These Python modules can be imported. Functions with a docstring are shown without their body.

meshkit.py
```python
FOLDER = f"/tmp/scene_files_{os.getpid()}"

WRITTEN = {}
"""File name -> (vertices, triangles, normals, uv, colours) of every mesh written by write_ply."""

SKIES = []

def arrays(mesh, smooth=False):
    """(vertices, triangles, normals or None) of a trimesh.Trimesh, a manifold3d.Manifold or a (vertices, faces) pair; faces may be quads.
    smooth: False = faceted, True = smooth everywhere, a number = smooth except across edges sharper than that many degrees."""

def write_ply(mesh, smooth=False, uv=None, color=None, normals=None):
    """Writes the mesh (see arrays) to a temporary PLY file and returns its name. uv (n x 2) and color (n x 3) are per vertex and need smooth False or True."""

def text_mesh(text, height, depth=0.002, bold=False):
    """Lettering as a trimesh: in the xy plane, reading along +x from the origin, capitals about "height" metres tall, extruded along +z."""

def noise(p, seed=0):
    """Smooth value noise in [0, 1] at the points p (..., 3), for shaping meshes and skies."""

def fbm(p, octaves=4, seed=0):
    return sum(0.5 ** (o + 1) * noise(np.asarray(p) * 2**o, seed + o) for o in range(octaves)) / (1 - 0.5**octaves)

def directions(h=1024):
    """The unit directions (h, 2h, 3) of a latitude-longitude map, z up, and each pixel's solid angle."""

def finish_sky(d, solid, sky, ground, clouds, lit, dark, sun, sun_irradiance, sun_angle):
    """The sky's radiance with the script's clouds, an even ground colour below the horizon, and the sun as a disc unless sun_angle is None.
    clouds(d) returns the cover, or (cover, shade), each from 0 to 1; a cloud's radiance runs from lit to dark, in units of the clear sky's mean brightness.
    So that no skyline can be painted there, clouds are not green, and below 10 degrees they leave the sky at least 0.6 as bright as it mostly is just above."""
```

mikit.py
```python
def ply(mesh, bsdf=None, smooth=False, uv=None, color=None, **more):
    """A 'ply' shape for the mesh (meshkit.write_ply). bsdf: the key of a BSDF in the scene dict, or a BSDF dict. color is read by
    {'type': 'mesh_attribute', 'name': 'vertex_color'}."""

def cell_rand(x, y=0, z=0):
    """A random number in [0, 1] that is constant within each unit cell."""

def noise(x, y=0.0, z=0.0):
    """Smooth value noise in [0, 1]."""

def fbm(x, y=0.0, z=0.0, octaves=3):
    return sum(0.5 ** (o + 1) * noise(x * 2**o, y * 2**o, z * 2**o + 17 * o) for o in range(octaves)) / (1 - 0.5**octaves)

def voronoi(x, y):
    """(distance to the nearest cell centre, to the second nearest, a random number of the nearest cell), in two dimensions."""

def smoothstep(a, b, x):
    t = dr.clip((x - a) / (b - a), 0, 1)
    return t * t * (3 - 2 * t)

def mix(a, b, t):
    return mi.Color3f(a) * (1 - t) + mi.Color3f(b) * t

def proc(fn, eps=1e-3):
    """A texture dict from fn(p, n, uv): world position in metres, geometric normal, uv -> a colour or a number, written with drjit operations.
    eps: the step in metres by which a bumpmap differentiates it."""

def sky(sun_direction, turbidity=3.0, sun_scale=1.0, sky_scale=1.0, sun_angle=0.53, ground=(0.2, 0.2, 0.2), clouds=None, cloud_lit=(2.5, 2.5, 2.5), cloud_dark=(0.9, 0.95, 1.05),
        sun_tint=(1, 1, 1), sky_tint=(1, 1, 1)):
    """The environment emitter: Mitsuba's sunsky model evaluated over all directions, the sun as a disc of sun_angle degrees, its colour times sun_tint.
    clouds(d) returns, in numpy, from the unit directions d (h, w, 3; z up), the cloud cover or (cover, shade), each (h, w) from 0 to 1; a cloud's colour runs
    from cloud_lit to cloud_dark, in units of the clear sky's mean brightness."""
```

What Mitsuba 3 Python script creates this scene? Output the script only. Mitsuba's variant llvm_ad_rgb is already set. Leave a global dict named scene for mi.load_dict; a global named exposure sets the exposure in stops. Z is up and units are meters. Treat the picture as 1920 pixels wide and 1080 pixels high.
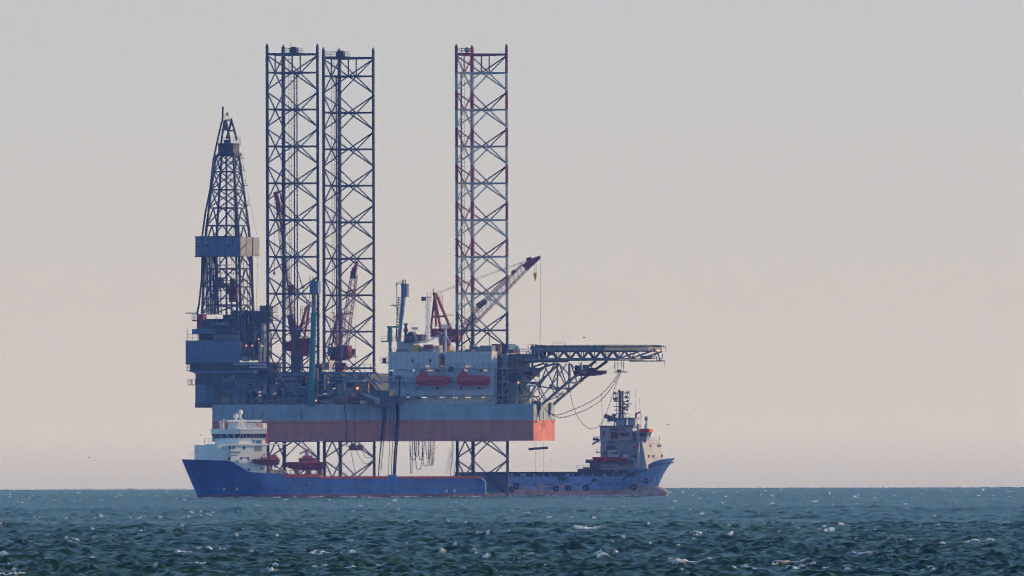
import math, numpy as np, trimesh, drjit as dr, mitsuba as mi, mikit, meshkit
from mikit import fbm, noise, smoothstep, mix, voronoi, proc
from meshkit import text_mesh

# ------------------------------------------------------------------ camera, sky, exposure
# World: metres, origin on the water under the rig, x right, y away from the shore, z up. The earth is round here: the sea drops
# d*d/2R below the level line of the camera, which is what puts the ships' waterlines above the horizon from eight metres up.
DIST, EYE, EARTH = 5000.0, 8.0, 6371000.0 * 1.15
CAM = np.array([0.0, -DIST, EYE + DIST * DIST / (2 * EARTH)])
FOCAL = 33333.0                                    # in photo pixels (1920 wide): a long telephoto
PITCH, ROLL = 327.5 / FOCAL, 0.0026
FWD = np.array([0.0, math.cos(PITCH), math.sin(PITCH)])
RIGHT0, UP0 = np.array([1.0, 0, 0]), np.array([0.0, -math.sin(PITCH), math.cos(PITCH)])
RIGHT = RIGHT0 * math.cos(ROLL) - UP0 * math.sin(ROLL)
UP = UP0 * math.cos(ROLL) + RIGHT0 * math.sin(ROLL)
scene, labels = {}, {}
scene['camera'] = {'type': 'perspective', 'fov': math.degrees(2 * math.atan(960 / FOCAL)), 'fov_axis': 'x', 'near_clip': 1.0, 'far_clip': 60000.0,
                   'to_world': mi.ScalarTransform4f().look_at(origin=CAM.tolist(), target=(CAM + FWD * 100).tolist(), up=UP.tolist()),
                   'medium': {'type': 'ref', 'id': 'air'}}
SUN = np.array([0.94, 0.17, 0.31]); SUN /= np.linalg.norm(SUN)

def haze_band(d):                                   # the thick low layer of a hazy day: pale round the horizon, greyer as it thins, clear above
    el = np.degrees(np.arcsin(np.clip(d[..., 2], -1, 1)))
    cover = np.exp(-(np.maximum(el, 0) / 3.6) ** 1.6)
    n = meshkit.fbm(np.stack([d[..., 0] * 3, d[..., 1] * 3, d[..., 2] * 30], -1), 3, 5)
    shade = np.clip(el / 2.8, 0, 1) ** 0.9 + 0.10 * (n - 0.5)
    return cover, np.clip(shade, 0, 1)

scene['sun_and_sky'] = mikit.sky(SUN.tolist(), turbidity=2.6, sun_scale=0.54, sky_scale=0.74, sun_angle=0.6, clouds=haze_band,
                                 cloud_lit=(2.16, 2.01, 2.22), cloud_dark=(1.76, 1.67, 1.63), sun_tint=(1.12, 0.97, 0.83), sky_tint=(0.72, 0.95, 1.25),
                                 ground=(1.0, 1.0, 1.0))
exposure = 2.35
# the air between the shore and the rig scatters blue
scene['air'] = {'type': 'homogeneous', 'albedo': {'type': 'rgb', 'value': [0.95, 0.95, 0.95]},
                'sigma_t': {'type': 'rgb', 'value': [9e-6, 1.7e-5, 4.9e-5]}}
scene['haze'] = {'type': 'cube', 'bsdf': {'type': 'null'}, 'interior': {'type': 'ref', 'id': 'air'},
                 'to_world': mi.ScalarTransform4f().translate([0, -DIST, 60]).scale([14000, 14000, 74])}
labels['haze'] = {'label': 'thin blue sea haze lying over the whole water', 'category': 'haze', 'kind': 'stuff'}

# ------------------------------------------------------------------ materials
def rgb(c): return {'type': 'rgb', 'value': list(c)}
def plain(name, c, rough=0.6, metal=0.0):
    scene[name] = {'type': 'twosided', 'bsdf': {'type': 'principled', 'base_color': rgb(c), 'roughness': rough, 'metallic': metal, 'specular': 0.35}}
def weathered(name, c, streak=0.25, rust=0.05, scale=1.0, rough=0.6, rustc=(0.16, 0.07, 0.035), seams=0.0):
    def fn(p, n, uv):
        s = fbm(p.x * 0.9 * scale, p.y * 0.9 * scale, p.z * 0.12 * scale, 4)
        b = fbm(p.x * 0.25 * scale + 7, p.y * 0.25 * scale, p.z * 0.3 * scale, 3)
        col = mi.Color3f(c) * (1.0 + streak * (s - 0.5) * 2 + 0.6 * streak * (b - 0.5) * 2)
        if rust:
            k = smoothstep(0.62, 0.78, 0.55 * s + 0.45 * fbm(p.x * 2.3, p.y * 2.3, p.z * 0.6 + 9, 3)) * min(1.0, rust * 8)
            col = mix(col, mi.Color3f(rustc), dr.clip(k, 0, 0.85))
        if seams:
            q = dr.minimum(dr.abs(p.z / seams - dr.round(p.z / seams)) * seams, dr.abs(p.x / (seams * 2.4) - dr.round(p.x / (seams * 2.4))) * seams * 2.4)
            col = col * (0.86 + 0.14 * smoothstep(0.03, 0.13, q))
        return dr.maximum(col, 0.002)
    scene[name] = {'type': 'twosided', 'bsdf': {'type': 'principled', 'base_color': proc(fn), 'roughness': rough, 'specular': 0.35}}

weathered('hull_grey', (0.28, 0.37, 0.49), 0.22, 0.010, seams=2.6)
weathered('hull_red', (0.53, 0.185, 0.145), 0.22, 0.010, seams=2.6)
plain('leg_steel', (0.028, 0.045, 0.085), 0.6)
plain('leg_red', (0.17, 0.03, 0.055), 0.55)
plain('leg_white', (0.29, 0.31, 0.35), 0.55)
weathered('pale_worn', (0.33, 0.33, 0.35), 0.25, 0.04, 1.5)
weathered('ship_white', (0.80, 0.81, 0.82), 0.07, 0.008, 1.2)
weathered('ship_grey', (0.34, 0.38, 0.47), 0.2, 0.03, 1.5)
weathered('worn_cladding', (0.22, 0.24, 0.29), 0.45, 0.05, 2.5)
weathered('truss_grey', (0.20, 0.21, 0.235), 0.3, 0.04, 2.0)
weathered('navy_panel', (0.10, 0.17, 0.30), 0.22, 0.02)
weathered('dark_steel', (0.06, 0.075, 0.095), 0.45, 0.06, 2.0)
weathered('mid_steel', (0.15, 0.175, 0.20), 0.35, 0.04, 2.0)
weathered('pale_steel', (0.27, 0.30, 0.34), 0.2, 0.03, 1.5)
weathered('white_paint', (0.54, 0.55, 0.56), 0.12, 0.012, 1.0)
weathered('house_white', (0.49, 0.55, 0.67), 0.08, 0.010, 1.2)
weathered('crane_red', (0.24, 0.035, 0.05), 0.25, 0.02, 2.0)
weathered('rust_brown', (0.17, 0.10, 0.07), 0.4, 0.1, 2.0)
plain('boat_orange', (0.52, 0.06, 0.055), 0.4)
plain('teal_paint', (0.01, 0.16, 0.20), 0.5)
plain('yellow_paint', (0.55, 0.38, 0.05), 0.5)
plain('deep_blue', (0.05, 0.13, 0.24), 0.5)
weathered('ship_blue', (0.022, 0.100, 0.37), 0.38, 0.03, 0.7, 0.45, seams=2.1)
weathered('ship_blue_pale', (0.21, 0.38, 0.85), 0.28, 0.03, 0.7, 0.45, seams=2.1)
weathered('boot_top', (0.11, 0.05, 0.07), 0.4, 0.03, 1.2)
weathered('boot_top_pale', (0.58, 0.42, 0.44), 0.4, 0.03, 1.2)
weathered('rail_red', (0.28, 0.05, 0.05), 0.5, 0.10, 1.5)
plain('glass_dark', (0.015, 0.03, 0.035), 0.08)
plain('rubber', (0.015, 0.016, 0.018), 0.8)
plain('wire', (0.02, 0.022, 0.028), 0.7)
plain('signal_red', (0.55, 0.06, 0.06), 0.5)
plain('flag_blue', (0.03, 0.20, 0.50), 0.8)
plain('flag_green', (0.02, 0.25, 0.10), 0.8)
plain('deck_green', (0.05, 0.08, 0.085), 0.8)
plain('black_print', (0.012, 0.014, 0.018), 0.8)
plain('white_print', (0.75, 0.76, 0.76), 0.7)
plain('bird_grey', (0.12, 0.12, 0.12), 0.8)
scene['water'] = {'type': 'principled', 'base_color': {'type': 'mesh_attribute', 'name': 'vertex_color'}, 'roughness': 0.31, 'specular': 0.10}

# ------------------------------------------------------------------ frames, mesh builder, naming
class Frame:
    """A thing's own axes: u along it, v across it (away from the shore side is +), z up."""
    def __init__(self, origin, heading):
        self.o = np.array(origin, float)
        self.ex = np.array([math.cos(heading), math.sin(heading), 0.0])
        self.ey = np.array([-math.sin(heading), math.cos(heading), 0.0])
    def w(self, p):
        p = np.asarray(p, float)
        return self.o + p[..., 0:1] * self.ex + p[..., 1:2] * self.ey + p[..., 2:3] * np.array([0, 0, 1.0])
    def loc(self, q):
        q = np.asarray(q, float) - self.o
        return np.array([q @ self.ex, q @ self.ey, q[2]])
    def at(self, px, py, v):
        """The point of the upright plane at v that was measured at photo pixel px, py."""
        d = FWD + RIGHT * (px - 960) / FOCAL - UP * (py - 540) / FOCAL
        q = self.o + v * self.ey
        t = ((q - CAM) @ self.ey) / (d @ self.ey)
        return self.loc(CAM + d * t)
WORLD = Frame((0, 0, 0), 0.0)

BOXF = np.array([[0, 2, 3], [0, 3, 1], [4, 5, 7], [4, 7, 6], [0, 1, 5], [0, 5, 4], [2, 6, 7], [2, 7, 3], [0, 4, 6], [0, 6, 2], [1, 3, 7], [1, 7, 5]])
class MB:
    def __init__(self, F=None): self.F, self.v, self.f, self.n = F or WORLD, [], [], 0
    def raw(self, v, f):
        v = np.asarray(v, float); self.v.append(self.F.w(v)); self.f.append(np.asarray(f, int) + self.n); self.n += len(v); return self
    def box(self, u0, u1, v0, v1, z0, z1):
        u0, u1 = min(u0, u1), max(u0, u1); v0, v1 = min(v0, v1), max(v0, v1); z0, z1 = min(z0, z1), max(z0, z1)
        p = [[(u0, u1)[i & 1], (v0, v1)[(i >> 1) & 1], (z0, z1)[i >> 2]] for i in range(8)]
        return self.raw(p, BOXF)
    def pbox(self, px0, py0, px1, py1, v0, v1):
        a, b = self.F.at(px0, py0, v0), self.F.at(px1, py1, v0)
        return self.box(a[0], b[0], v0, v1, b[2], a[2])
    def tube(self, p, q, r, r2=None, n=6, cap=True):
        p, q = np.asarray(p, float), np.asarray(q, float); r2 = r if r2 is None else r2
        t = q - p; L = np.linalg.norm(t)
        if L < 1e-6: return self
        t /= L; a = np.cross(t, [0, 0, 1.0] if abs(t[2]) < 0.9 else [1.0, 0, 0]); a /= np.linalg.norm(a); b = np.cross(t, a)
        g = (np.arange(n) + 0.5) * 2 * np.pi / n; ring = np.cos(g)[:, None] * a + np.sin(g)[:, None] * b
        v = np.vstack([p + ring * r, q + ring * r2, [p], [q]]); i = np.arange(n); j = (i + 1) % n
        f = [np.stack([i, j, j + n], 1), np.stack([i, j + n, i + n], 1)]
        if cap: f += [np.stack([j, i, i * 0 + 2 * n], 1), np.stack([i + n, j + n, i * 0 + 2 * n + 1], 1)]
        return self.raw(v, np.vstack(f))
    def line(self, pts, r, n=5):
        for a, b in zip(pts[:-1], pts[1:]): self.tube(a, b, r, n=n)
        return self
    def bar(self, p, q, w, h):
        """A square bar between two points."""
        p, q = np.asarray(p, float), np.asarray(q, float); t = (q - p) / np.linalg.norm(q - p)
        a = np.cross(t, [0, 0, 1.0] if abs(t[2]) < 0.95 else [0, 1.0, 0]); a /= np.linalg.norm(a); b = np.cross(t, a)
        c = [p + s1 * a * w / 2 + s2 * b * h / 2 for s2 in (-1, 1) for s1 in (-1, 1)]; d = [x + q - p for x in c]
        return self.raw(c + d, BOXF)
    def lathe(self, c, prof, n=12, axis='z'):
        """prof: (radius, height) pairs turned round an axis through c."""
        c = np.asarray(c, float); g = np.arange(n) * 2 * np.pi / n; v, f = [], []
        for r, h in prof:
            ring = np.stack([r * np.cos(g), r * np.sin(g), g * 0 + h], 1)
            v.append(ring if axis == 'z' else ring[:, [2, 0, 1]] if axis == 'u' else ring[:, [1, 2, 0]])
        i = np.arange(n); j = (i + 1) % n
        for k in range(len(prof) - 1):
            f += [np.stack([i + k * n, j + k * n, j + k * n + n], 1), np.stack([i + k * n, j + k * n + n, i + k * n + n], 1)]
        return self.raw(c + np.vstack(v), np.vstack(f))
    def prism(self, poly, v0, v1):
        """poly: (u, z) outline, pulled from v0 to v1."""
        from shapely.geometry import Polygon
        m = trimesh.creation.extrude_polygon(Polygon(poly), abs(v1 - v0), engine='earcut')
        q = np.array(m.vertices); return self.raw(np.stack([q[:, 0], min(v0, v1) + q[:, 2], q[:, 1]], 1), np.array(m.faces)[:, ::-1])
    def slab(self, poly, z0, z1):
        """poly: (u, v) plan, pulled from z0 to z1."""
        from shapely.geometry import Polygon
        m = trimesh.creation.extrude_polygon(Polygon(poly), z1 - z0, engine='earcut')
        q = np.array(m.vertices); return self.raw(np.stack([q[:, 0], q[:, 1], z0 + q[:, 2]], 1), np.array(m.faces))
    def ball(self, c, r, sub=2, squash=(1, 1, 1)):
        m = trimesh.creation.icosphere(sub, 1.0); return self.raw(np.asarray(c) + np.array(m.vertices) * r * np.array(squash), np.array(m.faces))
    def rail(self, pts, h=1.1, r=0.045, step=1.6):
        """Guard rail: posts, top rail, middle rail along a path."""
        for a, b in zip(pts[:-1], pts[1:]):
            a, b = np.asarray(a, float), np.asarray(b, float); up = np.array([0, 0, h]); k = max(1, int(np.linalg.norm(b - a) / step))
            for i in range(k + 1):
                c = a + (b - a) * i / k; self.tube(c, c + up, r, n=4, cap=False)
            self.tube(a + up, b + up, r, n=4); self.tube(a + up * 0.5, b + up * 0.5, r * 0.8, n=4)
        return self
    def mesh(self):
        return np.vstack(self.v), np.vstack(self.f)

used = {}
def key(name, parent=None):
    full = f'{parent}__{name}' if parent else name
    k = used.get(full, 0); used[full] = k + 1
    return full if k == 0 else f'{full}_{k:03d}'
def put(name, mb, mat, parent=None, smooth=False, label=None, **more):
    k = key(name, parent)
    scene[k] = mikit.ply(mb.mesh() if isinstance(mb, MB) else mb, mat, smooth=smooth, **more)
    if label: labels[k] = {'label': label}
    return k
def thing(name, label, cat, group=None):
    k = key(name); labels[k] = {'label': label, 'category': cat}
    if group: labels[k]['group'] = group
    return k
def tag(k, label, cat, group=None, kind=None):
    labels[k] = {'label': label, 'category': cat}
    if group: labels[k]['group'] = group
    if kind: labels[k]['kind'] = kind
def stuff(k, label=None):
    labels.setdefault(k, {})['kind'] = 'stuff'
    if label: labels[k]['label'] = label
def lamp(name, mb, parent, col, power):
    k = key(name, parent)
    scene[k] = {**mikit.ply(mb.mesh(), 'white_paint'), 'emitter': {'type': 'area', 'radiance': rgb([c * power for c in col])}}
    return k
def sag(a, b, drop, n=14):
    """A hanging line between two points."""
    t = np.linspace(0, 1, n)[:, None]
    p = np.asarray(a, float) * (1 - t) + np.asarray(b, float) * t
    p[:, 2] -= (4 * drop * t * (1 - t))[:, 0]
    return p

# ------------------------------------------------------------------ the sea: one sheet, a disc round the camera out past the horizon
def build_sea():
    rng = np.random.default_rng(11)
    HALF = 0.0315
    th = np.concatenate([np.linspace(-math.pi, -0.30, 24, endpoint=False), np.linspace(-0.30, -HALF, 26, endpoint=False), np.linspace(-HALF, HALF, 540, endpoint=False),
                         np.linspace(HALF, 0.30, 26, endpoint=False), np.linspace(0.30, math.pi, 24, endpoint=False)])
    d = [4.0]
    while d[-1] < 12800:
        x = d[-1]
        d.append(x + (max(4.0, x * 0.25) if x < 900 else 12.0 if x < 1130 else 0.68 if x < 1480 else 1.1 if x < 1900 else 1.6 if x < 2400 else 3.4 if x < 3400 else 8.0 if x < 6000 else 40.0))
    d = np.array(d); d += rng.uniform(-0.2, 0.2, len(d)) * np.gradient(d)
    TH, R = np.meshgrid(th, d, indexing='ij')
    X, Y = R * np.sin(TH), R * np.cos(TH)
    dense = np.clip((HALF * 1.6 - np.abs(TH)) / (HALF * 0.6), 0, 1) * np.clip((R - 700) / 400, 0, 1)
    h, dx, dy, crest = np.zeros_like(X), np.zeros_like(X), np.zeros_like(X), np.zeros_like(X)
    steps = np.gradient(d)[None, :]
    for k in range(80):
        lam = 0.9 * (9 / 0.9) ** rng.uniform()
        ang = -2.05 + rng.normal() * 0.62                    # sea running towards the shore and to the left
        amp = 0.0138 * lam ** 1.0 / (1 + (lam / 4.6) ** 2.0) * rng.uniform(0.6, 1.3)
        kk = 2 * math.pi / lam; cx, cy = math.cos(ang), math.sin(ang)
        wob = 0.5 * lam * meshkit.noise(np.stack([X / (lam * 5), Y / (lam * 5), X * 0 + k], -1), k) if lam > 4 else 0
        ph = kk * (X * cx + Y * cy + wob) + rng.uniform(0, 6.28)
        fade = dense * np.clip(1.9 - 2.0 * steps / lam, 0.62, 1.0) ** 0.5
        s, c = np.sin(ph), np.cos(ph)
        h += amp * fade * (s + 0.18 * np.cos(2 * ph)); crest += (amp * kk) * fade * s * (lam > 2)
        dx += amp * fade * c * cx * 0.9; dy += amp * fade * c * cy * 0.9
    for k in range(16):                                      # longer, lower swell under the chop
        lam = rng.uniform(14, 60); ang = -1.9 + rng.normal() * 0.45; kk = 2 * math.pi / lam
        s = np.sin(kk * (X * math.cos(ang) + Y * math.sin(ang)) + rng.uniform(0, 6.28)); h += 0.0011 * lam * dense * s * np.clip(2.2 - 2.0 * steps / lam, 0, 1)
    grp = meshkit.fbm(np.stack([X / 26, Y / 60, X * 0], -1), 3, 77)                # wave groups
    h *= 0.55 + 0.95 * grp; crest *= 0.55 + 0.95 * grp
    Xn, Yn = X + dx, Y + dy
    Z = h - R * R / (2 * EARTH) + (CAM[2] - EYE)
    # whitecaps where crests are steepest, broken up by noise
    fine = meshkit.fbm(np.stack([X / 0.5, Y / 1.2, X * 0 + 3], -1), 3, 5)
    patch = meshkit.fbm(np.stack([X / 9, Y / 40, X * 0 + 8], -1), 3, 21)
    sel = crest / (crest[dense > 0.5].std() + 1e-9)
    foam = np.clip((sel - 4.15 + np.clip((R - 1800) / 3000, 0, 1) * 0.55 + 6.5 * (patch - 0.5) + 3.5 * (fine - 0.5)) / 0.8, 0, 1) * dense
    for bx, by, w in ((13.7, 1388, 2.2), (-25, 1410, 1.3), (-30, 1600, 1.2), (9.1, 2170, 2.2), (46, 1770, 1.8), (21.6, 1388, 1.6), (5.5, 1360, 1.0), (-9, 1480, 1.1), (30, 1540, 1.4)):   # the few larger breakers
        g = np.exp(-((X - bx) / w) ** 2 - ((Y - by) / 2.2) ** 2); h += 0.30 * g; foam = np.maximum(foam, np.clip(g * 2.2 * (0.35 + fine) - 0.45, 0, 1) * dense)
    lo, hi = np.roll(h, 1, 1), np.roll(h, -1, 1)                          # only the very ridge of a crest breaks
    foam = foam * np.clip(1 + (h - np.maximum(lo, hi)) / 0.05, 0, 1)
    Z = h + foam * rng.uniform(-0.04, 0.09, h.shape) - R * R / (2 * EARTH) + (CAM[2] - EYE)
    tone = meshkit.fbm(np.stack([X / 30, Y / 240, X * 0], -1), 3, 9)[..., None]
    deep = np.array([0.006, 0.030, 0.013]) * (1 - tone) + np.array([0.028, 0.068, 0.012]) * tone
    col = deep * (1 - foam[..., None]) + np.array([0.93, 0.93, 0.92]) * foam[..., None]
    nt, nd = X.shape
    i, j = np.meshgrid(np.arange(nt), np.arange(nd - 1), indexing='ij'); i2 = (i + 1) % nt
    q = np.stack([i * nd + j, i2 * nd + j, i2 * nd + j + 1, i * nd + j + 1], -1).reshape(-1, 4)
    f = np.vstack([q[:, [0, 1, 2]], q[:, [0, 2, 3]]])
    centre = nt * nd
    v = np.vstack([np.stack([Xn, Yn - DIST, Z], -1).reshape(-1, 3), [[0, -DIST, CAM[2] - EYE]]])
    i = np.arange(nt); f = np.vstack([f, np.stack([i * nd, ((i + 1) % nt) * nd, i * 0 + centre][::-1], 1)])
    put('sea', (v, f), 'water', color=np.vstack([col.reshape(-1, 3), [deep.reshape(-1, 3)[0]]]))
    labels['sea'] = {'label': 'choppy dark green sea with small whitecaps out to the horizon', 'category': 'sea', 'kind': 'structure'}
build_sea()
# ------------------------------------------------------------------ the jack-up rig
YAW = math.radians(17.6)
_p0 = WORLD.at(597.2, 931.0, 0.0)
RIG = Frame((_p0[0], 0.0, 0.0), -YAW)              # u towards the bow (right and a little towards the shore), v away, z from the water up
rig = thing('jack_up_rig', 'three-legged jack-up drilling rig with grey and red hull raised above the sea', 'oil rig')
def zof(py, v=0.0, px=700): return RIG.at(px, py, v)[2]
Z_BOT, Z_BAND, Z_DECK = zof(827, -33), zof(788, -33), zof(757.5, -33)
PLAN = [(-20.4, -33), (14, -33), (66.6, -9.9), (66.6, 9.9), (14, 33), (-20.4, 33)]
put('lower_hull', MB(RIG).slab(PLAN, Z_BOT, Z_BAND), 'hull_red', rig, label='red lower band of the hull, sunlit at the bow')
put('upper_hull', MB(RIG).slab(PLAN, Z_BAND + 0.003, Z_DECK), 'hull_grey', rig, label='grey upper band of the hull')
m = MB(RIG)
for a, b in zip(PLAN[:3], PLAN[1:4]): m.rail([(a[0], a[1], Z_DECK), (b[0], b[1], Z_DECK)], 1.1, 0.04, 2.2)
put('deck_rail', m, 'yellow_paint', rig)

R_LEG = 8.3
Z_TOP, BAY = zof(85.5, -25), 68.72 * 0.15
ZH = [zof(135.2, -25) - BAY * k for k in range(12)]
LEGS = [(0.0, -25.2), (0.0, 25.2), (47.5, 0.0)]
def chord_pos(c, k):
    g = math.radians((0, 120, 240)[k]); return np.array([c[0] + R_LEG * math.cos(g), c[1] + R_LEG * math.sin(g), 0.0])
def banded(z):                                     # the bow leg's red and white paint; plain steel lower down
    k = math.floor((ZH[0] - z) / (BAY / 2)) + 1
    return 'leg_steel' if z < ZH[6] - BAY / 2 else ('leg_red' if k % 2 == 0 else 'leg_white')
for li, c in enumerate(LEGS):
    leg = key('leg', rig)
    labels[leg] = {'label': ('steel lattice leg nearest the derrick', 'steel lattice leg in the middle, behind the first', 'lattice leg at the bow, banded red and white on its upper part')[li]}
    for k in range(3):
        p = chord_pos(c, k); g = math.radians((0, 120, 240)[k]); tan = np.array([-math.sin(g), math.cos(g), 0])
        cuts = [-4.0, Z_TOP] if li < 2 else [-4.0] + sorted([ZH[6] - BAY / 2] + [ZH[0] - BAY / 2 * j for j in range(0, 13)]) + [Z_TOP]
        for z0, z1 in zip(cuts[:-1], cuts[1:]):
            if z1 - z0 < 0.1: continue
            m = MB(RIG).tube(p + [0, 0, z0], p + [0, 0, z1], 0.40, n=8)
            nt = max(1, int((z1 - z0) / 0.62))
            m.bar(p + [0, 0, z0], p + [0, 0, z1], 0.001, 0.001)
            # twin racks: a plate through the chord and its teeth
            a, b = p + tan * 0.44, p - tan * 0.44
            m.raw([a + tan * 0 + [0, 0, z0], b + [0, 0, z0], a + [0, 0, z1], b + [0, 0, z1]], [[0, 1, 3], [0, 3, 2], [0, 3, 1], [0, 2, 3]])
            zc = z0 + (np.arange(nt) + 0.5) * (z1 - z0) / nt; nrm = np.cross(tan, [0, 0, 1]) * 0.09
            V, Fc = [], []
            for z in zc:
                for s in (1, -1):
                    o = len(V); q = p + tan * s * 0.42 + [0, 0, z]
                    V += [q + nrm + [0, 0, .24], q + nrm - [0, 0, .24], q + nrm + tan * s * .24, q - nrm + [0, 0, .24], q - nrm - [0, 0, .24], q - nrm + tan * s * .24]
                    Fc += [[o, o + 1, o + 2], [o + 3, o + 5, o + 4], [o, o + 2, o + 5], [o, o + 5, o + 3], [o + 1, o + 4, o + 5], [o + 1, o + 5, o + 2]]
            m.raw(V, Fc)
            put('chord', m, 'leg_steel' if li < 2 else banded((z0 + z1) / 2), leg)
        m = MB(RIG).tube(p + [0, 0, Z_TOP], p + [0, 0, Z_TOP + 0.7], 0.36, 0.15, n=8); put('chord_cap', m, 'leg_steel' if li < 2 else 'leg_red', leg)
    for k in range(3):
        a, b = chord_pos(c, k), chord_pos(c, (k + 1) % 3)
        mid = (a + b) / 2
        put('top_girder', MB(RIG).bar(a + [0, 0, ZH[0] + BAY / 2], b + [0, 0, ZH[0] + BAY / 2], 0.5, 0.6), 'leg_steel' if li < 2 else 'leg_red', leg)
        put('top_strut', MB(RIG).tube(mid + [0, 0, ZH[0]], mid + [0, 0, ZH[0] + BAY / 2], 0.2), 'leg_steel' if li < 2 else 'leg_red', leg)
        for j, z in enumerate(ZH):
            zu, zl = z + BAY / 2 - 0.35, z - BAY / 2 + 0.35
            put('horizontal_brace', MB(RIG).tube(a + [0, 0, z], b + [0, 0, z], 0.24), 'leg_steel' if li < 2 or z < ZH[6] - 1 else 'leg_white', leg)
            mh = mid + [0, 0, z]
            if li < 2:
                put('diagonal_brace', MB(RIG).tube(a + [0, 0, zu], mh, 0.19).tube(mh, b + [0, 0, zl], 0.19), 'leg_steel', leg)
                put('diagonal_brace', MB(RIG).tube(b + [0, 0, zu], mh, 0.19).tube(mh, a + [0, 0, zl], 0.19), 'leg_steel', leg)
            else:
                up, lo = banded(z + 1), banded(z - 1)
                for q in (a, b):
                    put('diagonal_brace', MB(RIG).tube(q + [0, 0, zu], mh, 0.19), up, leg)
                    put('diagonal_brace', MB(RIG).tube(mh, q + [0, 0, zl], 0.19), lo, leg)
    # what runs up inside the leg, and the platform on its head
    def column(px, py0, v, r, mat, name):
        a = RIG.at(px, py0, v); put(name, MB(RIG).tube([a[0], v, 27.0], [a[0], v, a[2]], r), mat, leg)
    def ladder(px, py0, v):
        a = RIG.at(px, py0, v); m = MB(RIG)
        for s in (-0.35, 0.35): m.tube([a[0] + s, v, 27.0], [a[0] + s, v, a[2]], 0.06, n=4, cap=False)
        for z in np.arange(28, a[2], 1.2): m.tube([a[0] - 0.35, v, z], [a[0] + 0.35, v, z], 0.05, n=3, cap=False)
        put('ladder', m, 'wire', leg)
    m = MB(RIG); zt = ZH[0] + BAY / 2 + 0.3
    if li == 0:
        column(551.5, 138, -23, 0.20, 'leg_steel', 'riser_pipe'); column(556.5, 138, -23, 0.20, 'leg_steel', 'riser_pipe'); ladder(543.5, 101, -24)
        a, b = RIG.at(537, 100, -22), RIG.at(564, 100, -22); h0, h1 = RIG.at(545, 95, -22), RIG.at(557, 89.5, -22)
    elif li == 1:
        column(630.5, 141, 26, 0.26, 'leg_steel', 'riser_pipe'); ladder(624, 108, 26)
        a, b = RIG.at(614, 108, 26), RIG.at(651, 108, 26); h0, h1 = RIG.at(632, 103.5, 26), RIG.at(645, 97, 26)
    else:
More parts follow.
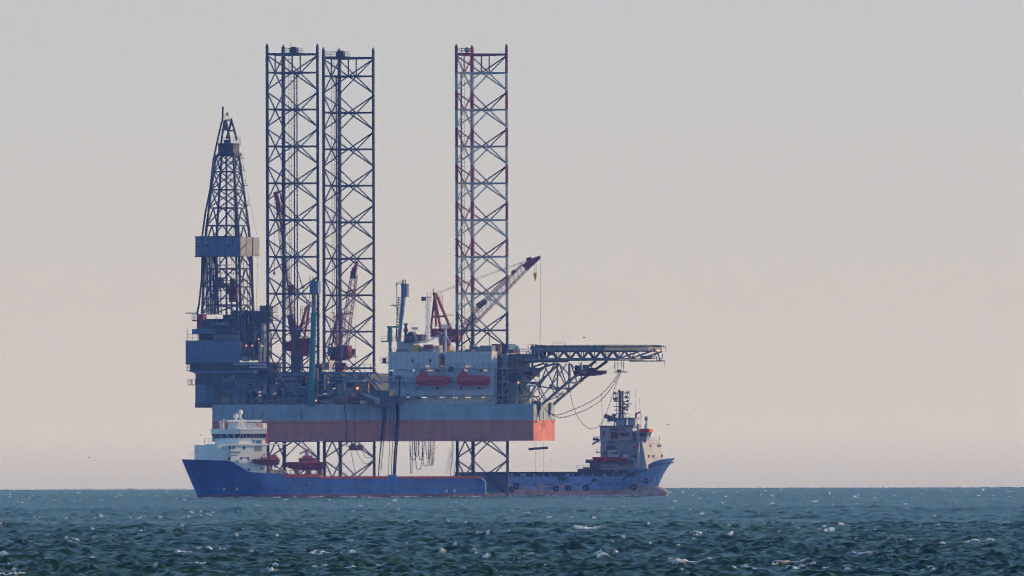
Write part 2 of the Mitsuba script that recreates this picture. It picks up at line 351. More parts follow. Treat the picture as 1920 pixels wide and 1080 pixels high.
        column(864.5, 135, 2, 0.22, 'leg_steel', 'riser_pipe'); ladder(868, 101, 1)
        a, b = RIG.at(861, 100, 2), RIG.at(883, 100, 2); h0, h1 = RIG.at(871, 97, 2), RIG.at(881, 89, 2)
    v = a[1]
    m.box(a[0], b[0], v - 2, v + 2, zt, zt + 0.25).rail([(a[0], v - 2, zt + .25), (b[0], v - 2, zt + .25), (b[0], v + 2, zt + .25), (a[0], v + 2, zt + .25), (a[0], v - 2, zt + .25)], 1.3, 0.06, 1.5)
    put('leg_platform', m, 'leg_steel' if li < 2 else 'leg_red', leg)
    m = MB(RIG)
    if li < 2: m.box(h0[0], h1[0], v - 1, v + 1, zt + 0.25, zt + 1.6).box(h0[0] + .3, h1[0] - .3, v - .6, v + .6, zt + 1.6, zt + 1.9).tube([h0[0], v, zt], [h0[0], v, zt + 3], .06)
    else: m.ball(((h0[0] + h1[0]) / 2, v, zt + 1.1), 0.85, 1).tube([a[0] + .8, v, zt], [a[0] + .8, v, zt + 2.2], .07)
    put('beacon_hut', m, 'leg_steel' if li < 2 else 'pale_steel', leg)

def rp(px, py, v): return RIG.at(px, py, v)
def rbox(name, px0, py0, px1, py1, v0, v1, mat, parent=rig, label=None):
    return put(name, MB(RIG).pbox(px0, py0, px1, py1, v0, v1), mat, parent, label=label)
def rtubes(name, segs, r, mat, parent=rig, n=6, label=None):
    m = MB(RIG)
    for a, b in segs: m.tube(rp(*a), rp(*b), r, n=n)
    return put(name, m, mat, parent, label=label)
def rrail(pts, h=1.1, r=0.05, mat='mid_steel', parent=rig, step=1.5):
    return put('guard_rail', MB(RIG).rail([rp(*p) for p in pts], h, r, step), mat, parent)

# ---- cantilever, drill floor and the machinery on it
cant = key('cantilever', rig); labels[cant] = {'label': 'cantilever box sticking out past the stern under the drill floor'}
for i in range(5):                                  # plated side in five strakes
    x0 = 366 + i * 21
    put('side_panel', MB(RIG).pbox(x0, 722, x0 + 20.4, 762.5, -9.0, -8.75), 'navy_panel', cant)
put('box_girder', MB(RIG).pbox(366.4, 697, 478, 763, -8.7, 8.7), 'dark_steel', cant)
put('upper_flange', MB(RIG).pbox(362, 695.5, 478, 699.5, -9.3, 9.3), 'navy_panel', cant)
put('bottom_flange', MB(RIG).pbox(365.6, 756, 470, 764.2, -9.3, 9.3), 'dark_steel', cant)
for px in (371, 386, 402, 418, 434): put('stiffener', MB(RIG).pbox(px, 700, px + 1.6, 722, -9.15, -8.7), 'mid_steel', cant)
rtubes('brace', [((415, 712, -9.4), (440, 735, -9.4))], 0.3, 'mid_steel', cant)
m = MB(RIG)
for (x0, y, x1) in ((352, 721, 366), (350, 694, 362)):
    a, b = rp(x0, y, -6), rp(x1, y, -6); m.box(a[0], b[0], -6, -2, a[2] - .2, a[2]).rail([(b[0], -6, a[2]), (a[0], -6, a[2]), (a[0], -2, a[2])], 1.5, 0.06, 1.0)
put('access_platform', m, 'dark_steel', cant)

floor = key('drill_floor', rig); labels[floor] = {'label': 'drill floor behind a plain grey windwall above the cantilever'}
put('substructure', MB(RIG).pbox(356, 681, 500, 697, -6.4, 6.4), 'dark_steel', floor)
put('floor_deck', MB(RIG).pbox(347.5, 679.6, 503, 682.4, -7.2, 7.2), 'dark_steel', floor)
for i in range(6):
    x0 = 348 + i * 16.83
    put('windwall_panel', MB(RIG).pbox(x0, 638.5, x0 + 16.82, 679.5, -7.3, -7.1), 'navy_panel', floor)
a, b = rp(449, 640, -7.3), rp(449, 676, -7.3)
for j in range(7):                                  # sunlit end of the windwall, ribbed sheets
    v0 = -7.05 + j * 2.0
    put('end_panel', MB(RIG).box(a[0] - 0.1, a[0] + 0.10 + 0.06 * (j % 2), v0, v0 + 1.9, b[2], a[2]), 'worn_cladding', floor)
for (x0, y0, x1, y1, v0, v1, mt) in ((484, 640, 487, 681, -5, 3.2, 'worn_cladding'), (489, 606, 494, 690, -3, 3, 'pale_steel'), (452, 586, 494, 640, 1.0, 6.5, 'dark_steel'),
        (455, 618, 486, 640, -3.0, 2.0, 'dark_steel'), (372, 612, 450, 640, -3.5, 5.0, 'dark_steel'), (360, 617, 404, 626, -6.9, -2, 'navy_panel'), (369, 589, 380.5, 617, -3.2, 0, 'crane_red'),
        (384, 598, 412, 614, -2.5, 3, 'dark_steel'), (418, 590, 447, 612, -1, 4, 'dark_steel'), (404, 604, 430, 610, -4.6, -3, 'mid_steel'), (487.5, 573, 501.5, 606, -2.5, 2.5, 'dark_steel'),
        (399, 628, 446, 637, -6, -4, 'mid_steel'), (470, 664, 484, 676, -7.0, -5.5, 'rust_brown'), (454, 668, 464, 678, -7.4, -6, 'pale_steel'), (432, 583, 480, 590, -3, 5, 'dark_steel'),
        (478, 625, 503, 672, 3.6, 7, 'dark_steel'), (348, 586.2, 372, 588, -2, -1.6, 'dark_steel')):
    put('floor_module', MB(RIG).pbox(x0, y0, x1, y1, v0, v1), mt, floor)
rng = np.random.default_rng(4)
m = MB(RIG)
for _ in range(60):                                 # pipes and posts round the floor
    x, y, v = rng.uniform(374, 500), rng.uniform(592, 636), rng.uniform(-5.5, 2); 
    if rng.uniform() < .55: m.tube(rp(x, y, v), rp(x, min(638, y + rng.uniform(8, 30)), v), rng.uniform(.07, .2))
    else: m.tube(rp(x, y, v), rp(x + rng.uniform(6, 22), y, v), rng.uniform(.07, .18))
put('floor_piping', m, 'mid_steel', floor); stuff(f'{floor}__floor_piping', 'thin pipes and posts round the drill floor')
rrail([(351, 638, -7.2), (400, 638, -7.2)], 1.6, 0.07, 'dark_steel', floor)
rrail([(351, 638, -7.2), (351, 638, 3)], 3.2, 0.08, 'dark_steel', floor)
m = MB(RIG); a, b = rp(360, 600, -3), rp(370, 600, -3); m.box(a[0], b[0], -3, 0, a[2] - .3, a[2]).rail([(b[0], -3, a[2]), (a[0], -3, a[2]), (a[0], 0, a[2])], 1.6, 0.06, 1.0); put('gangway', m, 'dark_steel', floor)
for (x0, x1, y, v) in ((482, 487, 585, -2), (501, 514, 585, -2), (502, 516, 600, -2), (502, 514, 617, -2), (500, 514, 634, -2)):
    a, b = rp(x0, y, v), rp(x1, y, v); put('gangway', MB(RIG).box(a[0], b[0], v, v + 3, a[2] - .2, a[2]).rail([(a[0], v, a[2]), (b[0], v, a[2]), (b[0], v + 3, a[2])], 1.4, 0.05, 0.8), 'dark_steel', floor)
for (x0, y0, x1, y1, v) in ((438, 683.3, 500, 683.3, -8), (468, 688.6, 499, 688.6, -8.4), (470, 686.2, 499, 686.2, -7.4)):
    a, b = rp(x0, y0, v), rp(x1, y1, v); put('drill_pipe', MB(RIG).tube(a, b, 0.22, n=8), 'house_white' if y0 != 686.2 else 'crane_red', floor)

# ---- the drilling derrick, a thing of its own standing on the drill floor
der = thing('drilling_derrick', 'tall dark lattice drilling derrick standing at the left end of the rig', 'derrick')
UC = rp(427, 500, 0)[0]
PROF = [(588, 5.75), (572, 5.6), (538, 5.45), (504, 5.3), (462, 5.05), (423, 4.65), (390, 4.15), (356, 3.6), (322, 3.05), (291, 2.55)]
lev = [(rp(427, py, 0)[2], h) for py, h in PROF]
def corner(h, z, i): return np.array([UC + h * (1, 1, -1, -1)[i], h * (-1, 1, 1, -1)[i], z])
for i in range(4):
    m = MB(RIG)
    for (z0, h0), (z1, h1) in zip(lev[:-1], lev[1:]): m.bar(corner(h0, z0, i), corner(h1, z1, i), 0.62 if z0 < 75 else 0.48, 0.6)
    put('corner_leg', m, 'leg_steel', der)
for k, ((z0, h0), (z1, h1)) in enumerate(zip(lev[:-1], lev[1:])):
    for i in range(4):
        j = (i + 1) % 4
        a0, b0, a1, b1 = corner(h0, z0, i), corner(h0, z0, j), corner(h1, z1, i), corner(h1, z1, j)
        put('girt', MB(RIG).bar(a1, b1, 0.30, 0.36), 'leg_steel', der)
        mid = (a1 + b1) / 2
        if k >= 6: put('brace', MB(RIG).bar(a0, b1, .28, .28), 'leg_steel', der); put('brace', MB(RIG).bar(b0, a1, .28, .28), 'leg_steel', der)
        else: put('brace', MB(RIG).bar(a0, mid, .32, .32), 'leg_steel', der); put('brace', MB(RIG).bar(b0, mid, .32, .32), 'leg_steel', der)
for px, v, r in ((424.6, -1.0, 0.30), (444.0, 0.6, 0.36)):
    a = rp(px, 290, v); b = rp(px, 590, v)
    put('guide_rail', MB(RIG).bar([a[0] - .1 * (px < 430), v, b[2]], [UC + (a[0] - UC) * .75, v, a[2]], r * 1.5, r * 1.5), 'leg_steel', der)
m = MB(RIG)
for px in (433, 437): a = rp(px, 285, 0); m.tube([a[0], 0, rp(px, 540, 0)[2]], [a[0], 0, a[2]], 0.05)
put('drilling_line', m, 'wire', der)
td = put('top_drive', MB(RIG).pbox(429, 530, 440, 566, -1.2, 1.2).pbox(426.5, 540, 443, 552, -1.0, 1.0).pbox(431, 522, 438, 532, -.6, .6).tube(rp(434, 566, 0), rp(434, 590, 0), .3), 'crane_red', der)
put('monkey_board', MB(RIG).pbox(405, 531, 428, 539, -3.5, 1).pbox(406, 520, 416, 532, -3, -1), 'dark_steel', der)
# racking board windwall: six plain sheets towards the shore, a worn white end
ww = key('racking_windwall', der); labels[ww] = {'label': 'pale boxed windwall round the racking board'}
for i in range(6):
    x0 = 366.2 + i * 14.0
    put('panel', MB(RIG).pbox(x0, 444, x0 + 13.1, 479.5, -8.6, -8.45), 'navy_panel', ww); put('joint', MB(RIG).pbox(x0 + 13.1, 444, x0 + 14, 479.5, -8.52, -8.46), 'dark_steel', ww)
for x0, x1, y in ((368, 375, 461), (384.5, 392, 461), (427, 432, 461)): put('vent', MB(RIG).pbox(x0, y - 1, x1, y + 2, -8.68, -8.5), 'dark_steel', ww)
a, b = rp(450, 444, -8.6), rp(450, 479.5, -8.6)
for j in range(6): put('end_panel', MB(RIG).box(a[0] - .08, a[0] + .08, -8.4 + j * 2.82, -8.4 + j * 2.82 + 2.7, b[2], a[2]), 'worn_cladding', ww)
put('end_frame', MB(RIG).box(a[0] + .1, a[0] + .2, -3.2, -2.9, b[2], a[2]).bar((a[0] + .2, -8.2, b[2] + 1.6), (a[0] + .2, -4.2, b[2] + 3.2), .2, .3).bar((a[0] + .2, 2, b[2]), (a[0] + .2, 2, a[2]), .2, .2), 'dark_steel', ww)
c, d = rp(366.2, 444, -8.6), rp(450, 479.5, -8.6)
put('back_panel', MB(RIG).box(c[0], a[0], 8.3, 8.45, b[2], a[2]).box(c[0] - .08, c[0] + .08, -8.4, 8.3, b[2], a[2]), 'navy_panel', ww)
put('rim', MB(RIG).box(c[0] - .1, a[0] + .1, -8.75, -8.55, a[2] - .05, a[2] + .25).box(c[0] - .1, a[0] + .1, -8.75, -8.4, b[2] - .3, b[2] - .003), 'dark_steel', ww)
# crown
put('water_table', MB(RIG).pbox(409, 270, 437, 288, -3.0, 2.6), 'dark_steel', der)
put('crown_frame', MB(RIG).pbox(407.5, 286, 439, 292.5, -3.4, 3.2).pbox(420, 262, 431, 290, -3.3, -2.4).pbox(408, 268.5, 438, 270.5, -3.3, 3.2), 'leg_steel', der)
m = MB(RIG)
for (p, q) in (((414, 272, -2.4), (421, 226, -1)), ((431, 265, -2.4), (424, 226, -1)), ((425, 260, 2), (434, 226, 0)), ((444, 262, 2), (434.5, 226, 0)), ((421, 226, -1), (435, 224.5, 0)), ((416, 244, -1.8), (429, 243, -1.8)), ((428, 245, 1), (440, 245, 1))):
    m.bar(rp(*p), rp(*q), 0.5, 0.4)
m.pbox(419, 232, 425.5, 244, -1.8, -.8); put('gin_pole', m, 'leg_steel', der)
a = rp(434, 223, 0); put('aircraft_light', MB(RIG).ball(a, 0.28, 1), 'signal_red', der)
m = MB(RIG); a = rp(409, 268, -3.3); b = rp(438, 268, -3.3)
m.rail([(a[0], -3.3, a[2]), (b[0], -3.3, a[2]), (b[0], 3.2, a[2])], 1.5, .05, 1.2); put('crown_rail', m, 'dark_steel', der)
put('flag_staff', MB(RIG).tube(rp(428, 226, 0), rp(427.6, 212, 0), .06).pbox(424.5, 211, 428, 217, 0, .05).tube(rp(422, 226, -1), rp(422, 213, -1), .08), 'wire', der)
put('standpipe', MB(RIG).line([rp(x, y, -6.2) for x, y in ((369, 590), (373, 572), (378.5, 520), (379.5, 440), (385, 400), (394, 355), (400, 300), (409, 258), (414.5, 234), (417.5, 224), (418, 200))], 0.28, 6), 'leg_steel', der)
m = MB(RIG)
for y0, y1, x0, x1 in ((290, 440, 450, 466), (482, 585, 469, 476)):
    for k in range(12):
        t = k / 12; m.tube(rp(x0 + (x1 - x0) * t, y0 + (y1 - y0) * t, 3), rp(x0 + (x1 - x0) * (t + 1 / 12) + (1.2 if k % 2 else -1.2), y0 + (y1 - y0) * (t + 1 / 12), 3.6), .1, n=4)
for y, x in ((296, 451), (318, 454), (347, 458), (384, 462)): m.pbox(x - 4, y, x + 3, y + 1.2, 2.5, 4.5).rail([rp(x - 4, y, 2.5), rp(x + 3, y, 2.5)], 1.3, .05, .8)
put('ladder_cage', m, 'leg_steel', der)
put('tong_line', MB(RIG).line([rp(x, y, 4) for x, y in ((455, 300), (463, 355), (474, 405), (482, 442))], 0.035, 4), 'wire', der)
put('tong_line', MB(RIG).line([rp(483, 480, 4), rp(481, 586, 4)], 0.035, 4), 'wire', der)
m = MB(RIG)
for x in (385, 388, 391, 393, 396, 399, 402, 405, 407, 412): m.tube(rp(x, 482, -2.5), rp(x + 3, 590, -2.5), rng.uniform(.10, .24))
for x in (450, 456, 463, 468, 474): m.tube(rp(x, 482, 1.5), rp(x + 1, 610, 1.5), rng.uniform(.08, .2))
for y in (497, 512, 526, 545, 560, 575):
    a, b = rng.uniform(384, 410), rng.uniform(420, 470); m.bar(rp(a, y, -3.5), rp(b, y, -3.5), .18, .22)
put('racked_pipe', m, 'leg_steel', der); stuff(f'{der}__racked_pipe', 'pipe racked upright inside the lower derrick')
for px, dx in ((444.5, 7), (449, 9), (455, 6)): put('drape_hose', MB(RIG).line([rp(px, 520, -4.6), rp(px + 2, 585, -4.8), rp(px + dx, 660, -5)], .09, 5), 'pale_steel', der)

# ---- jack houses, deck machinery
EDGE = lambda u: -33.0 if u < 14 else -33.0 + (u - 14) * 23.1 / 52.6
jack = [(500, 698, 608, 757.2, -30, -18), (604, 700, 692, 757.2, 12, 30)]
for i, (x0, y0, x1, y1, v0, v1) in enumerate(jack): rbox('jack_house', x0, y0, x1, y1, v0, v1, 'dark_steel')
rbox('mud_module', 402, 706, 520, 757.2, -22, -10, 'dark_steel'); rbox('mud_module', 470, 712, 560, 757.2, -28, -22, 'navy_panel'); rbox('mud_module', 600, 712, 676, 757.2, -16, -4, 'dark_steel')
rbox('pump_room', 430, 698, 640, 757.2, -4, 10, 'dark_steel')
mats = ['dark_steel', 'mid_steel', 'navy_panel', 'dark_steel', 'mid_steel', 'rust_brown', 'mid_steel', 'crane_red', 'pale_steel']
rng = np.random.default_rng(12)
for k in range(46):
    x, y = rng.uniform(415, 690), rng.uniform(704, 752); w, h = rng.uniform(4, 22), rng.uniform(3, 14)
    v = -33 + rng.uniform(0.6, 3.2); rbox('deck_module', x, y, x + w, min(757, y + h), v, v + rng.uniform(1, 3), mats[rng.integers(len(mats))])
for k in range(70):
    x, y, v = rng.uniform(405, 690), rng.uniform(700, 750), -33 + rng.uniform(0.2, 2.0)
    if rng.uniform() < .5: a, b = (x, y, v), (x, min(757, y + rng.uniform(8, 40)), v)
    elif rng.uniform() < .8: a, b = (x, y, v), (x + rng.uniform(8, 45), y, v)
    else: a, b = (x, y, v), (x + rng.uniform(10, 30), y + rng.uniform(-20, 20), v)
    if b[1] > 757 or b[1] < 699: continue
    rtubes('deck_pipe', [(a, b)], rng.uniform(.08, .26), ['mid_steel', 'pale_steel', 'dark_steel', 'navy_panel'][rng.integers(4)])
for px in (443, 448.5, 454, 459.5): rtubes('riser', [((px, 712, -32.6), (px, 766, -32.6))], .22, 'navy_panel')
for px, y0 in ((500, 716), (512, 722), (640, 720), (652, 728)):
    a = rp(px, y0, -31.5); put('tank', MB(RIG).lathe((a[0], -31.5, a[2] - 3.2), [(0, 0), (1.2, .1), (1.2, 2.9), (.7, 3.2), (0, 3.3)], 12), 'mid_steel', rig, smooth=40)
fr = key('cross_braced_frame', rig); V = -33.4
for p, q, r in (((522, 706, V), (556, 742, V), .32), ((578, 724, V), (556, 742, V), .26), ((572, 700, V), (526, 746, V), .15), ((556, 706, V), (556, 756, V), .13), ((519, 703, V), (592, 703, V), .34), ((524, 747, V), (572, 747, V), .2), ((524, 747, V), (524, 757, V), .2), ((570, 747, V), (570, 757, V), .2)):
    rtubes('brace', [(p, q)], r, 'navy_panel', fr)
# overhead walkway truss from the derrick side to the accommodation, its stair coming down at the right
wk = key('overhead_walkway', rig); V = -30.0
for p, q, r in (((600, 699.5, V), (706, 699.5, V), .28), ((612, 706.5, V), (692, 706.5, V), .22), ((706, 699.5, V), (718, 713, V), .28), ((692, 706.5, V), (724, 745, V), .3), ((700, 712, V), (716, 720, V), .2)):
    rtubes('chord', [(p, q)], r, 'navy_panel', wk)
for k in range(12): rtubes('lacing', [((612 + k * 7, 706.5, V), (615.5 + k * 7, 699.5, V)), ((615.5 + k * 7, 699.5, V), (619 + k * 7, 706.5, V))], .12, 'mid_steel', wk)
rrail([(606, 699, V), (705, 699, V)], 1.4, .06, 'mid_steel', wk)
rrail([(640, 694, 20), (705, 694, 20)], 1.6, .07, 'dark_steel', wk)
m = MB(RIG)
for k in range(14): m.pbox(690 + k * 2.1, 715 + k * 2.7, 693 + k * 2.1, 716 + k * 2.7, -29.8, -28)
put('stair', m, 'dark_steel', wk)
put('stair_stringer', MB(RIG).bar(rp(680, 703, -28), rp(722, 757, -28), .35, .9), 'rust_brown', wk)
# gooseneck vent duct and its pale scoop
put('vent_duct', MB(RIG).line([rp(x, y, -32.2) for x, y in ((675, 733.5), (688, 741), (698, 746), (706, 751))], 0.55, 8), 'pale_steel', rig)
put('vent_duct', MB(RIG).tube(rp(708, 748, -32.2), rp(708, 758, -32.2), .75, n=8).ball(rp(708, 750, -32.2), .95, 1), 'pale_steel', rig)
put('vent_duct', MB(RIG).line([rp(x, y, -31.5) for x, y in ((657, 733), (664, 736), (669, 742))], 0.4, 8), 'mid_steel', rig)
for (x0, y0, x1, y1, mt) in ((652, 744, 668, 752, 'crane_red'), (675, 751, 684, 757, 'white_paint'), (628, 742, 648, 749, 'mid_steel'), (534, 745, 555, 757, 'rust_brown'), (556, 757, 563, 761, 'pale_steel'), (476, 729, 482, 733, 'pale_steel'), (655, 712, 683, 716, 'pale_steel'), (664, 718, 690, 736, 'rust_brown')):
    rbox('deck_locker', x0, y0, x1, y1, -33.2, -31.8, mt)
rtubes('deck_post', [((622, 752, -33.1), (624, 763, -33.1)), ((647, 718, -33.1), (647, 733, -33.1)), ((568, 756, -33.1), (568, 769, -33.1))], .14, 'house_white')
for (x0, x1) in ((470, 520), (520, 578), (600, 700)): rrail([(x0, 757, -33.3), (x1, 757, -33.3)], 1.6, .06, 'rust_brown')
rtubes('orange_riser', [((594, 690, -33.2), (594, 757, -33.2))], .45, 'rust_brown')
# teal standpipe with its box head at the deck edge
tc = key('boom_rest', rig); labels[tc] = {'label': 'teal column with a grey box head at the near deck edge'}
put('column', MB(RIG).tube(rp(588.5, 585, -34.2), rp(583, 762, -34.2), .78, 1.0, n=10), 'teal_paint', tc, smooth=40)
put('upper_column', MB(RIG).tube(rp(588.5, 550, -34.2), rp(588.5, 585, -34.2), .62, n=10), 'mid_steel', tc, smooth=40)
put('head_box', MB(RIG).pbox(580.5, 526.5, 596.2, 550.5, -35.4, -33), 'navy_panel', tc)
put('head_post', MB(RIG).tube(rp(581, 527, -34), rp(581, 518, -34), .1).tube(rp(586.5, 527, -34), rp(586.5, 518, -34), .1), 'wire', tc)
m = MB(RIG)
for s in (-1.35, 1.35):
    m.tube(rp(588.5, 550, -34.2) + [s, 0, 0], rp(585, 700, -34.2) + [s, 0, 0], .07, n=4)
for k in range(24): p = rp(588.5 - 3.5 * k / 24, 552 + k * 6.2, -34.2); m.tube(p + [-1.35, 0, 0], p + [1.35, 0, 0], .05, n=4)
m.rail([rp(574, 596, -34.2), rp(600, 596, -34.2)], 1.2, .06, 1.2).tube(rp(570, 567, -34.2), rp(597, 567, -34.2), .08)
put('ladder', m, 'wire', tc)
rbox('jack_gearbox', 603, 679, 617, 693, 14, 17, 'pale_steel')
rbox('winch_house', 591, 682, 603, 700, -16, -12, 'dark_steel')
# ---- accommodation block: two white wings round the bow leg
acc = key('accommodation_block', rig); labels[acc] = {'label': 'white multi-storey accommodation block with lifeboats hung on its side'}
NV = -13.6
def abox(name, px0, py0, px1, py1, v0, v1, mat): return rbox(name, px0, py0, px1, py1, v0, v1, mat, acc)
abox('lower_storey', 758, 742, 922, 757.3, NV + 0.5, -8.6, 'white_paint')
abox('middle_storey', 728, 690, 922, 742, NV, -8.6, 'house_white')
abox('upper_storey', 728, 662, 822.5, 690, NV, -8.6, 'house_white'); abox('upper_storey', 834, 662, 922, 690, NV, -8.6, 'house_white'); abox('recess_wall', 822.5, 664, 834, 690, NV + 2, -8.6, 'pale_steel')
a, b = rp(728, 662, NV), rp(922, 757, NV)
put('far_wing', MB(RIG).box(a[0], b[0], 8.8, 13.6, b[2], a[2]), 'house_white', acc)
put('aft_wing', MB(RIG).box(a[0], a[0] + 12, -8.55, 8.75, b[2], a[2] - .02), 'house_white', acc)
put('parapet', MB(RIG).pbox(727.5, 659.6, 822.5, 662, NV - .1, -8.5).pbox(834, 659.6, 922.5, 662, NV - .1, -8.5), 'white_paint', acc)
for k in range(19):                                 # wall sheets between the stiffener lines
    px = 733 + k * 10.2
    if 820 < px < 836: continue
    put('wall_stiffener', MB(RIG).pbox(px, 663, px + .5, 689, NV - .05, NV), 'pale_steel', acc)
for px, py in ((773.5, 676.5), (806.5, 676.5)):
    w = key('window', acc); x = rp(px, py, NV)
    scene[w] = mikit.ply(MB(RIG).box(x[0] - .33, x[0] + .33, NV - .12, NV + .05, x[2] - .36, x[2] + .36).mesh(), 'glass_dark')
    put('frame', MB(RIG).box(x[0] - .48, x[0] + .48, NV - .09, NV, x[2] - .52, x[2] - .40).box(x[0] - .48, x[0] + .48, NV - .09, NV, x[2] + .40, x[2] + .52), 'pale_steel', w)
for px, py, w, h in ((763, 680, 1, 2), (771, 695, 5, 3), (804, 695, 6, 3), (820, 695, 6, 4), (869, 695, 5, 4), (901, 695, 5, 4), (845, 692, 9, 9), (783, 728, 5, 4), (820, 728, 5, 4), (865, 728, 5, 4), (900, 728, 5, 4), (732, 698, 6, 14), (765, 745, 8, 12), (785, 746, 8, 4), (918, 752, 3, 4)):
    abox('wall_fitting', px - w / 2, py - h / 2, px + w / 2, py + h / 2, NV - .25, NV, 'deep_blue' if w > 4 else 'dark_steel')
abox('fire_locker', 741, 704, 751, 710.5, NV - .6, NV - .1, 'crane_red')
abox('fan_unit', 826, 668, 833, 672, NV, -11.5, 'dark_steel'); abox('stair_head', 823, 672, 826, 689, NV + .3, NV + .6, 'yellow_paint'); abox('cabinet', 828, 676, 834, 688, NV + .2, NV + 1.5, 'rust_brown')
def balcony(px0, px1, py, v0, railmat, posts=()):
    k = key('walkway', acc); x0, x1 = rp(px0, py, v0), rp(px1, py, v0)
    put('deck', MB(RIG).box(x0[0], x1[0], v0, NV - .003, x0[2] - .28, x0[2]), 'pale_steel', k)
    if railmat: put('rail', MB(RIG).rail([(x0[0], NV, x0[2]), (x0[0], v0, x0[2]), (x1[0], v0, x1[2]), (x1[0], NV, x1[2])], 1.25, .055, 1.3), railmat, k)
    for px in posts: p = rp(px, py, v0 + .1); put('post', MB(RIG).tube(p, [p[0], p[1], rp(px, 757, v0)[2] if py > 735 else p[2] - 2.6], .09), 'pale_steel', k)
balcony(778, 842, 690.3, -15.3, 'crane_red', (779, 841)); balcony(852, 918, 690.3, -15.3, 'crane_red', (853, 917))
balcony(722, 782, 716, -15.0, 'mid_steel', (778,)); balcony(844, 856, 716, -15.0, 'mid_steel'); balcony(760, 922, 741.3, -15.0, None, (775.5, 830.5, 854, 910, 922))
balcony(700, 728, 715.3, -16.5, 'mid_steel'); balcony(728, 778, 692.3, -13.8, None)
for px0, px1, py, c in ((730, 738, 694.2, 0), (773, 777, 694.2, 0), (801, 811, 694.2, 1), (797, 806, 686.3, 1), (826, 832, 686.3, 1), (872, 882, 686.3, 1), (870, 876, 694, 1), (907, 913, 694, 1), (762, 768, 744.6, 1), (790, 800, 744.8, 0), (824.5, 833, 744.8, 1), (849, 857, 744.8, 1), (873, 882, 744.8, 1), (902, 910, 744.8, 1)):
    p, q = rp(px0, py - .5, NV - .42), rp(px1, py + .5, NV - .42); lamp('strip_light', MB(RIG).box(p[0], q[0], NV - .5, NV - .35, q[2], p[2]), acc, (1.0, .66, .34) if c else (.85, .95, 1.0), 0.22 if c else .22)
for (x0, x1) in ((789, 802), (833, 860), (913, 922)):                           # lifeboat davit brackets
    pass
for px in (789, 824, 865, 901): put('davit', MB(RIG).bar(rp(px, 728, NV - .1), rp(px, 727, -16.5), .3, .4), 'pale_steel', acc); put('davit', MB(RIG).bar(rp(px, 697, NV - .1), rp(px, 698, -17.4), .3, .4), 'pale_steel', acc)
put('hull_davit', MB(RIG).bar(rp(749, 704, -16.4), rp(749, 757, -16.4), .38, .38), 'dark_steel', acc)
for p, q in (((733, 719, -14.2), (741, 728, -13.7)), ((755, 719, -14.2), (763, 728, -13.7))): rtubes('bracket', [(p, q)], .1, 'pale_steel', acc)
# stair tower against the sunlit end of the block
st = key('stair_tower', rig); V = -11.5
for px in (923.5, 942.5, 951.8): rtubes('post', [((px, 690, V), (px, 757.3, V))], .13, 'pale_steel', st)
for py in (690.5, 716, 740.5): put('landing', MB(RIG).pbox(922.5, py - .8, 952.5, py + .9, V - .1, V + 3), 'pale_steel', st)
for pq in (((928, 757, V), (936, 748, V)), ((924.5, 716, V), (931, 701, V)), ((942.5, 740, V), (949, 722, V)), ((944, 716, V), (948, 700, V))): rtubes('diagonal', [pq], .1, 'pale_steel', st)
for x0, y0, x1, y1, v0, v1, mt in ((928, 662, 951, 690, -6, 4, 'pale_steel'), (926, 692, 951, 757.3, -5, 4, 'rust_brown'), (934, 671, 940, 690, -6.6, -6.1, 'crane_red'), (944, 697, 950, 714, -7, -5.5, 'crane_red'), (945, 719, 950, 738, -7, -5.5, 'crane_red'), (925, 645, 952, 662, 2, 9, 'deep_blue'), (922, 645, 934, 664, -2, 1.5, 'rust_brown')):
    rbox('stair_annex', x0, y0, x1, y1, v0, v1, mt, st)
rtubes('diagonal', [((923, 681, -8), (938, 666, -8))], .35, 'dark_steel', st)
# ---- the roof of the accommodation
roof = key('roof_gear', acc)
def roofbox(x0, y0, x1, y1, v0, v1, mt): put('roof_unit', MB(RIG).pbox(x0, y0, x1, y1, v0, v1), mt, rig)
for r_ in ((744, 640, 776, 661, -9, -4, 'house_white'), (743, 655, 762, 661, -12.5, -10, 'mid_steel'), (775, 656, 788, 661, -12.5, -10.5, 'mid_steel'), (797, 656, 813, 661, -12.5, -10.5, 'mid_steel'), (772, 647, 783, 661, -12.8, -10, 'yellow_paint'), (794, 646, 808, 656, -11, -9, 'crane_red'), (757, 634, 776, 640, -8, -5, 'dark_steel'), (786, 650, 794, 661, -10, -7, 'house_white'), (811, 648, 824, 661, -8, -5, 'white_paint'), (778, 627, 792, 640, -7, -3, 'dark_steel'),
           (838, 656, 850, 660, -11, -9, 'yellow_paint'), (858, 656, 868, 661, -11, -9, 'mid_steel'), (872, 655, 884, 661, -9, -6, 'dark_steel'), (900, 648, 922, 661, -10.5, -7, 'mid_steel'), (880, 646, 888, 661, -2, 1, 'mid_steel')): roofbox(*r_)
p = rp(771, 640, -8.5); put('funnel', MB(RIG).prism([(p[0] - 1.9, p[2] - .4), (p[0] + 1.9, p[2] - .4), (p[0] + 1.4, p[2] + 1.4), (p[0] + .5, p[2] + 2.8), (p[0] - .3, p[2] + 2.6), (p[0] - 1.2, p[2] + .8)], -10, -6.5), 'dark_steel', rig)
p = rp(761, 640, -8); put('exhaust_stack', MB(RIG).lathe(p, [(.45, -1), (.45, 2.6), (.7, 2.8), (.7, 3.5), (.4, 3.6), (.4, 4.6), (.7, 4.7), (.7, 5.0), (0, 5.1)], 10), 'dark_steel', rig, smooth=40)
put('searchlight_post', MB(RIG).tube(rp(777, 640, -9), rp(777, 616, -9), .09).pbox(772, 613.5, 776.5, 618, -9.4, -8.6).pbox(778, 613.5, 782, 618, -9.4, -8.6), 'house_white', rig)
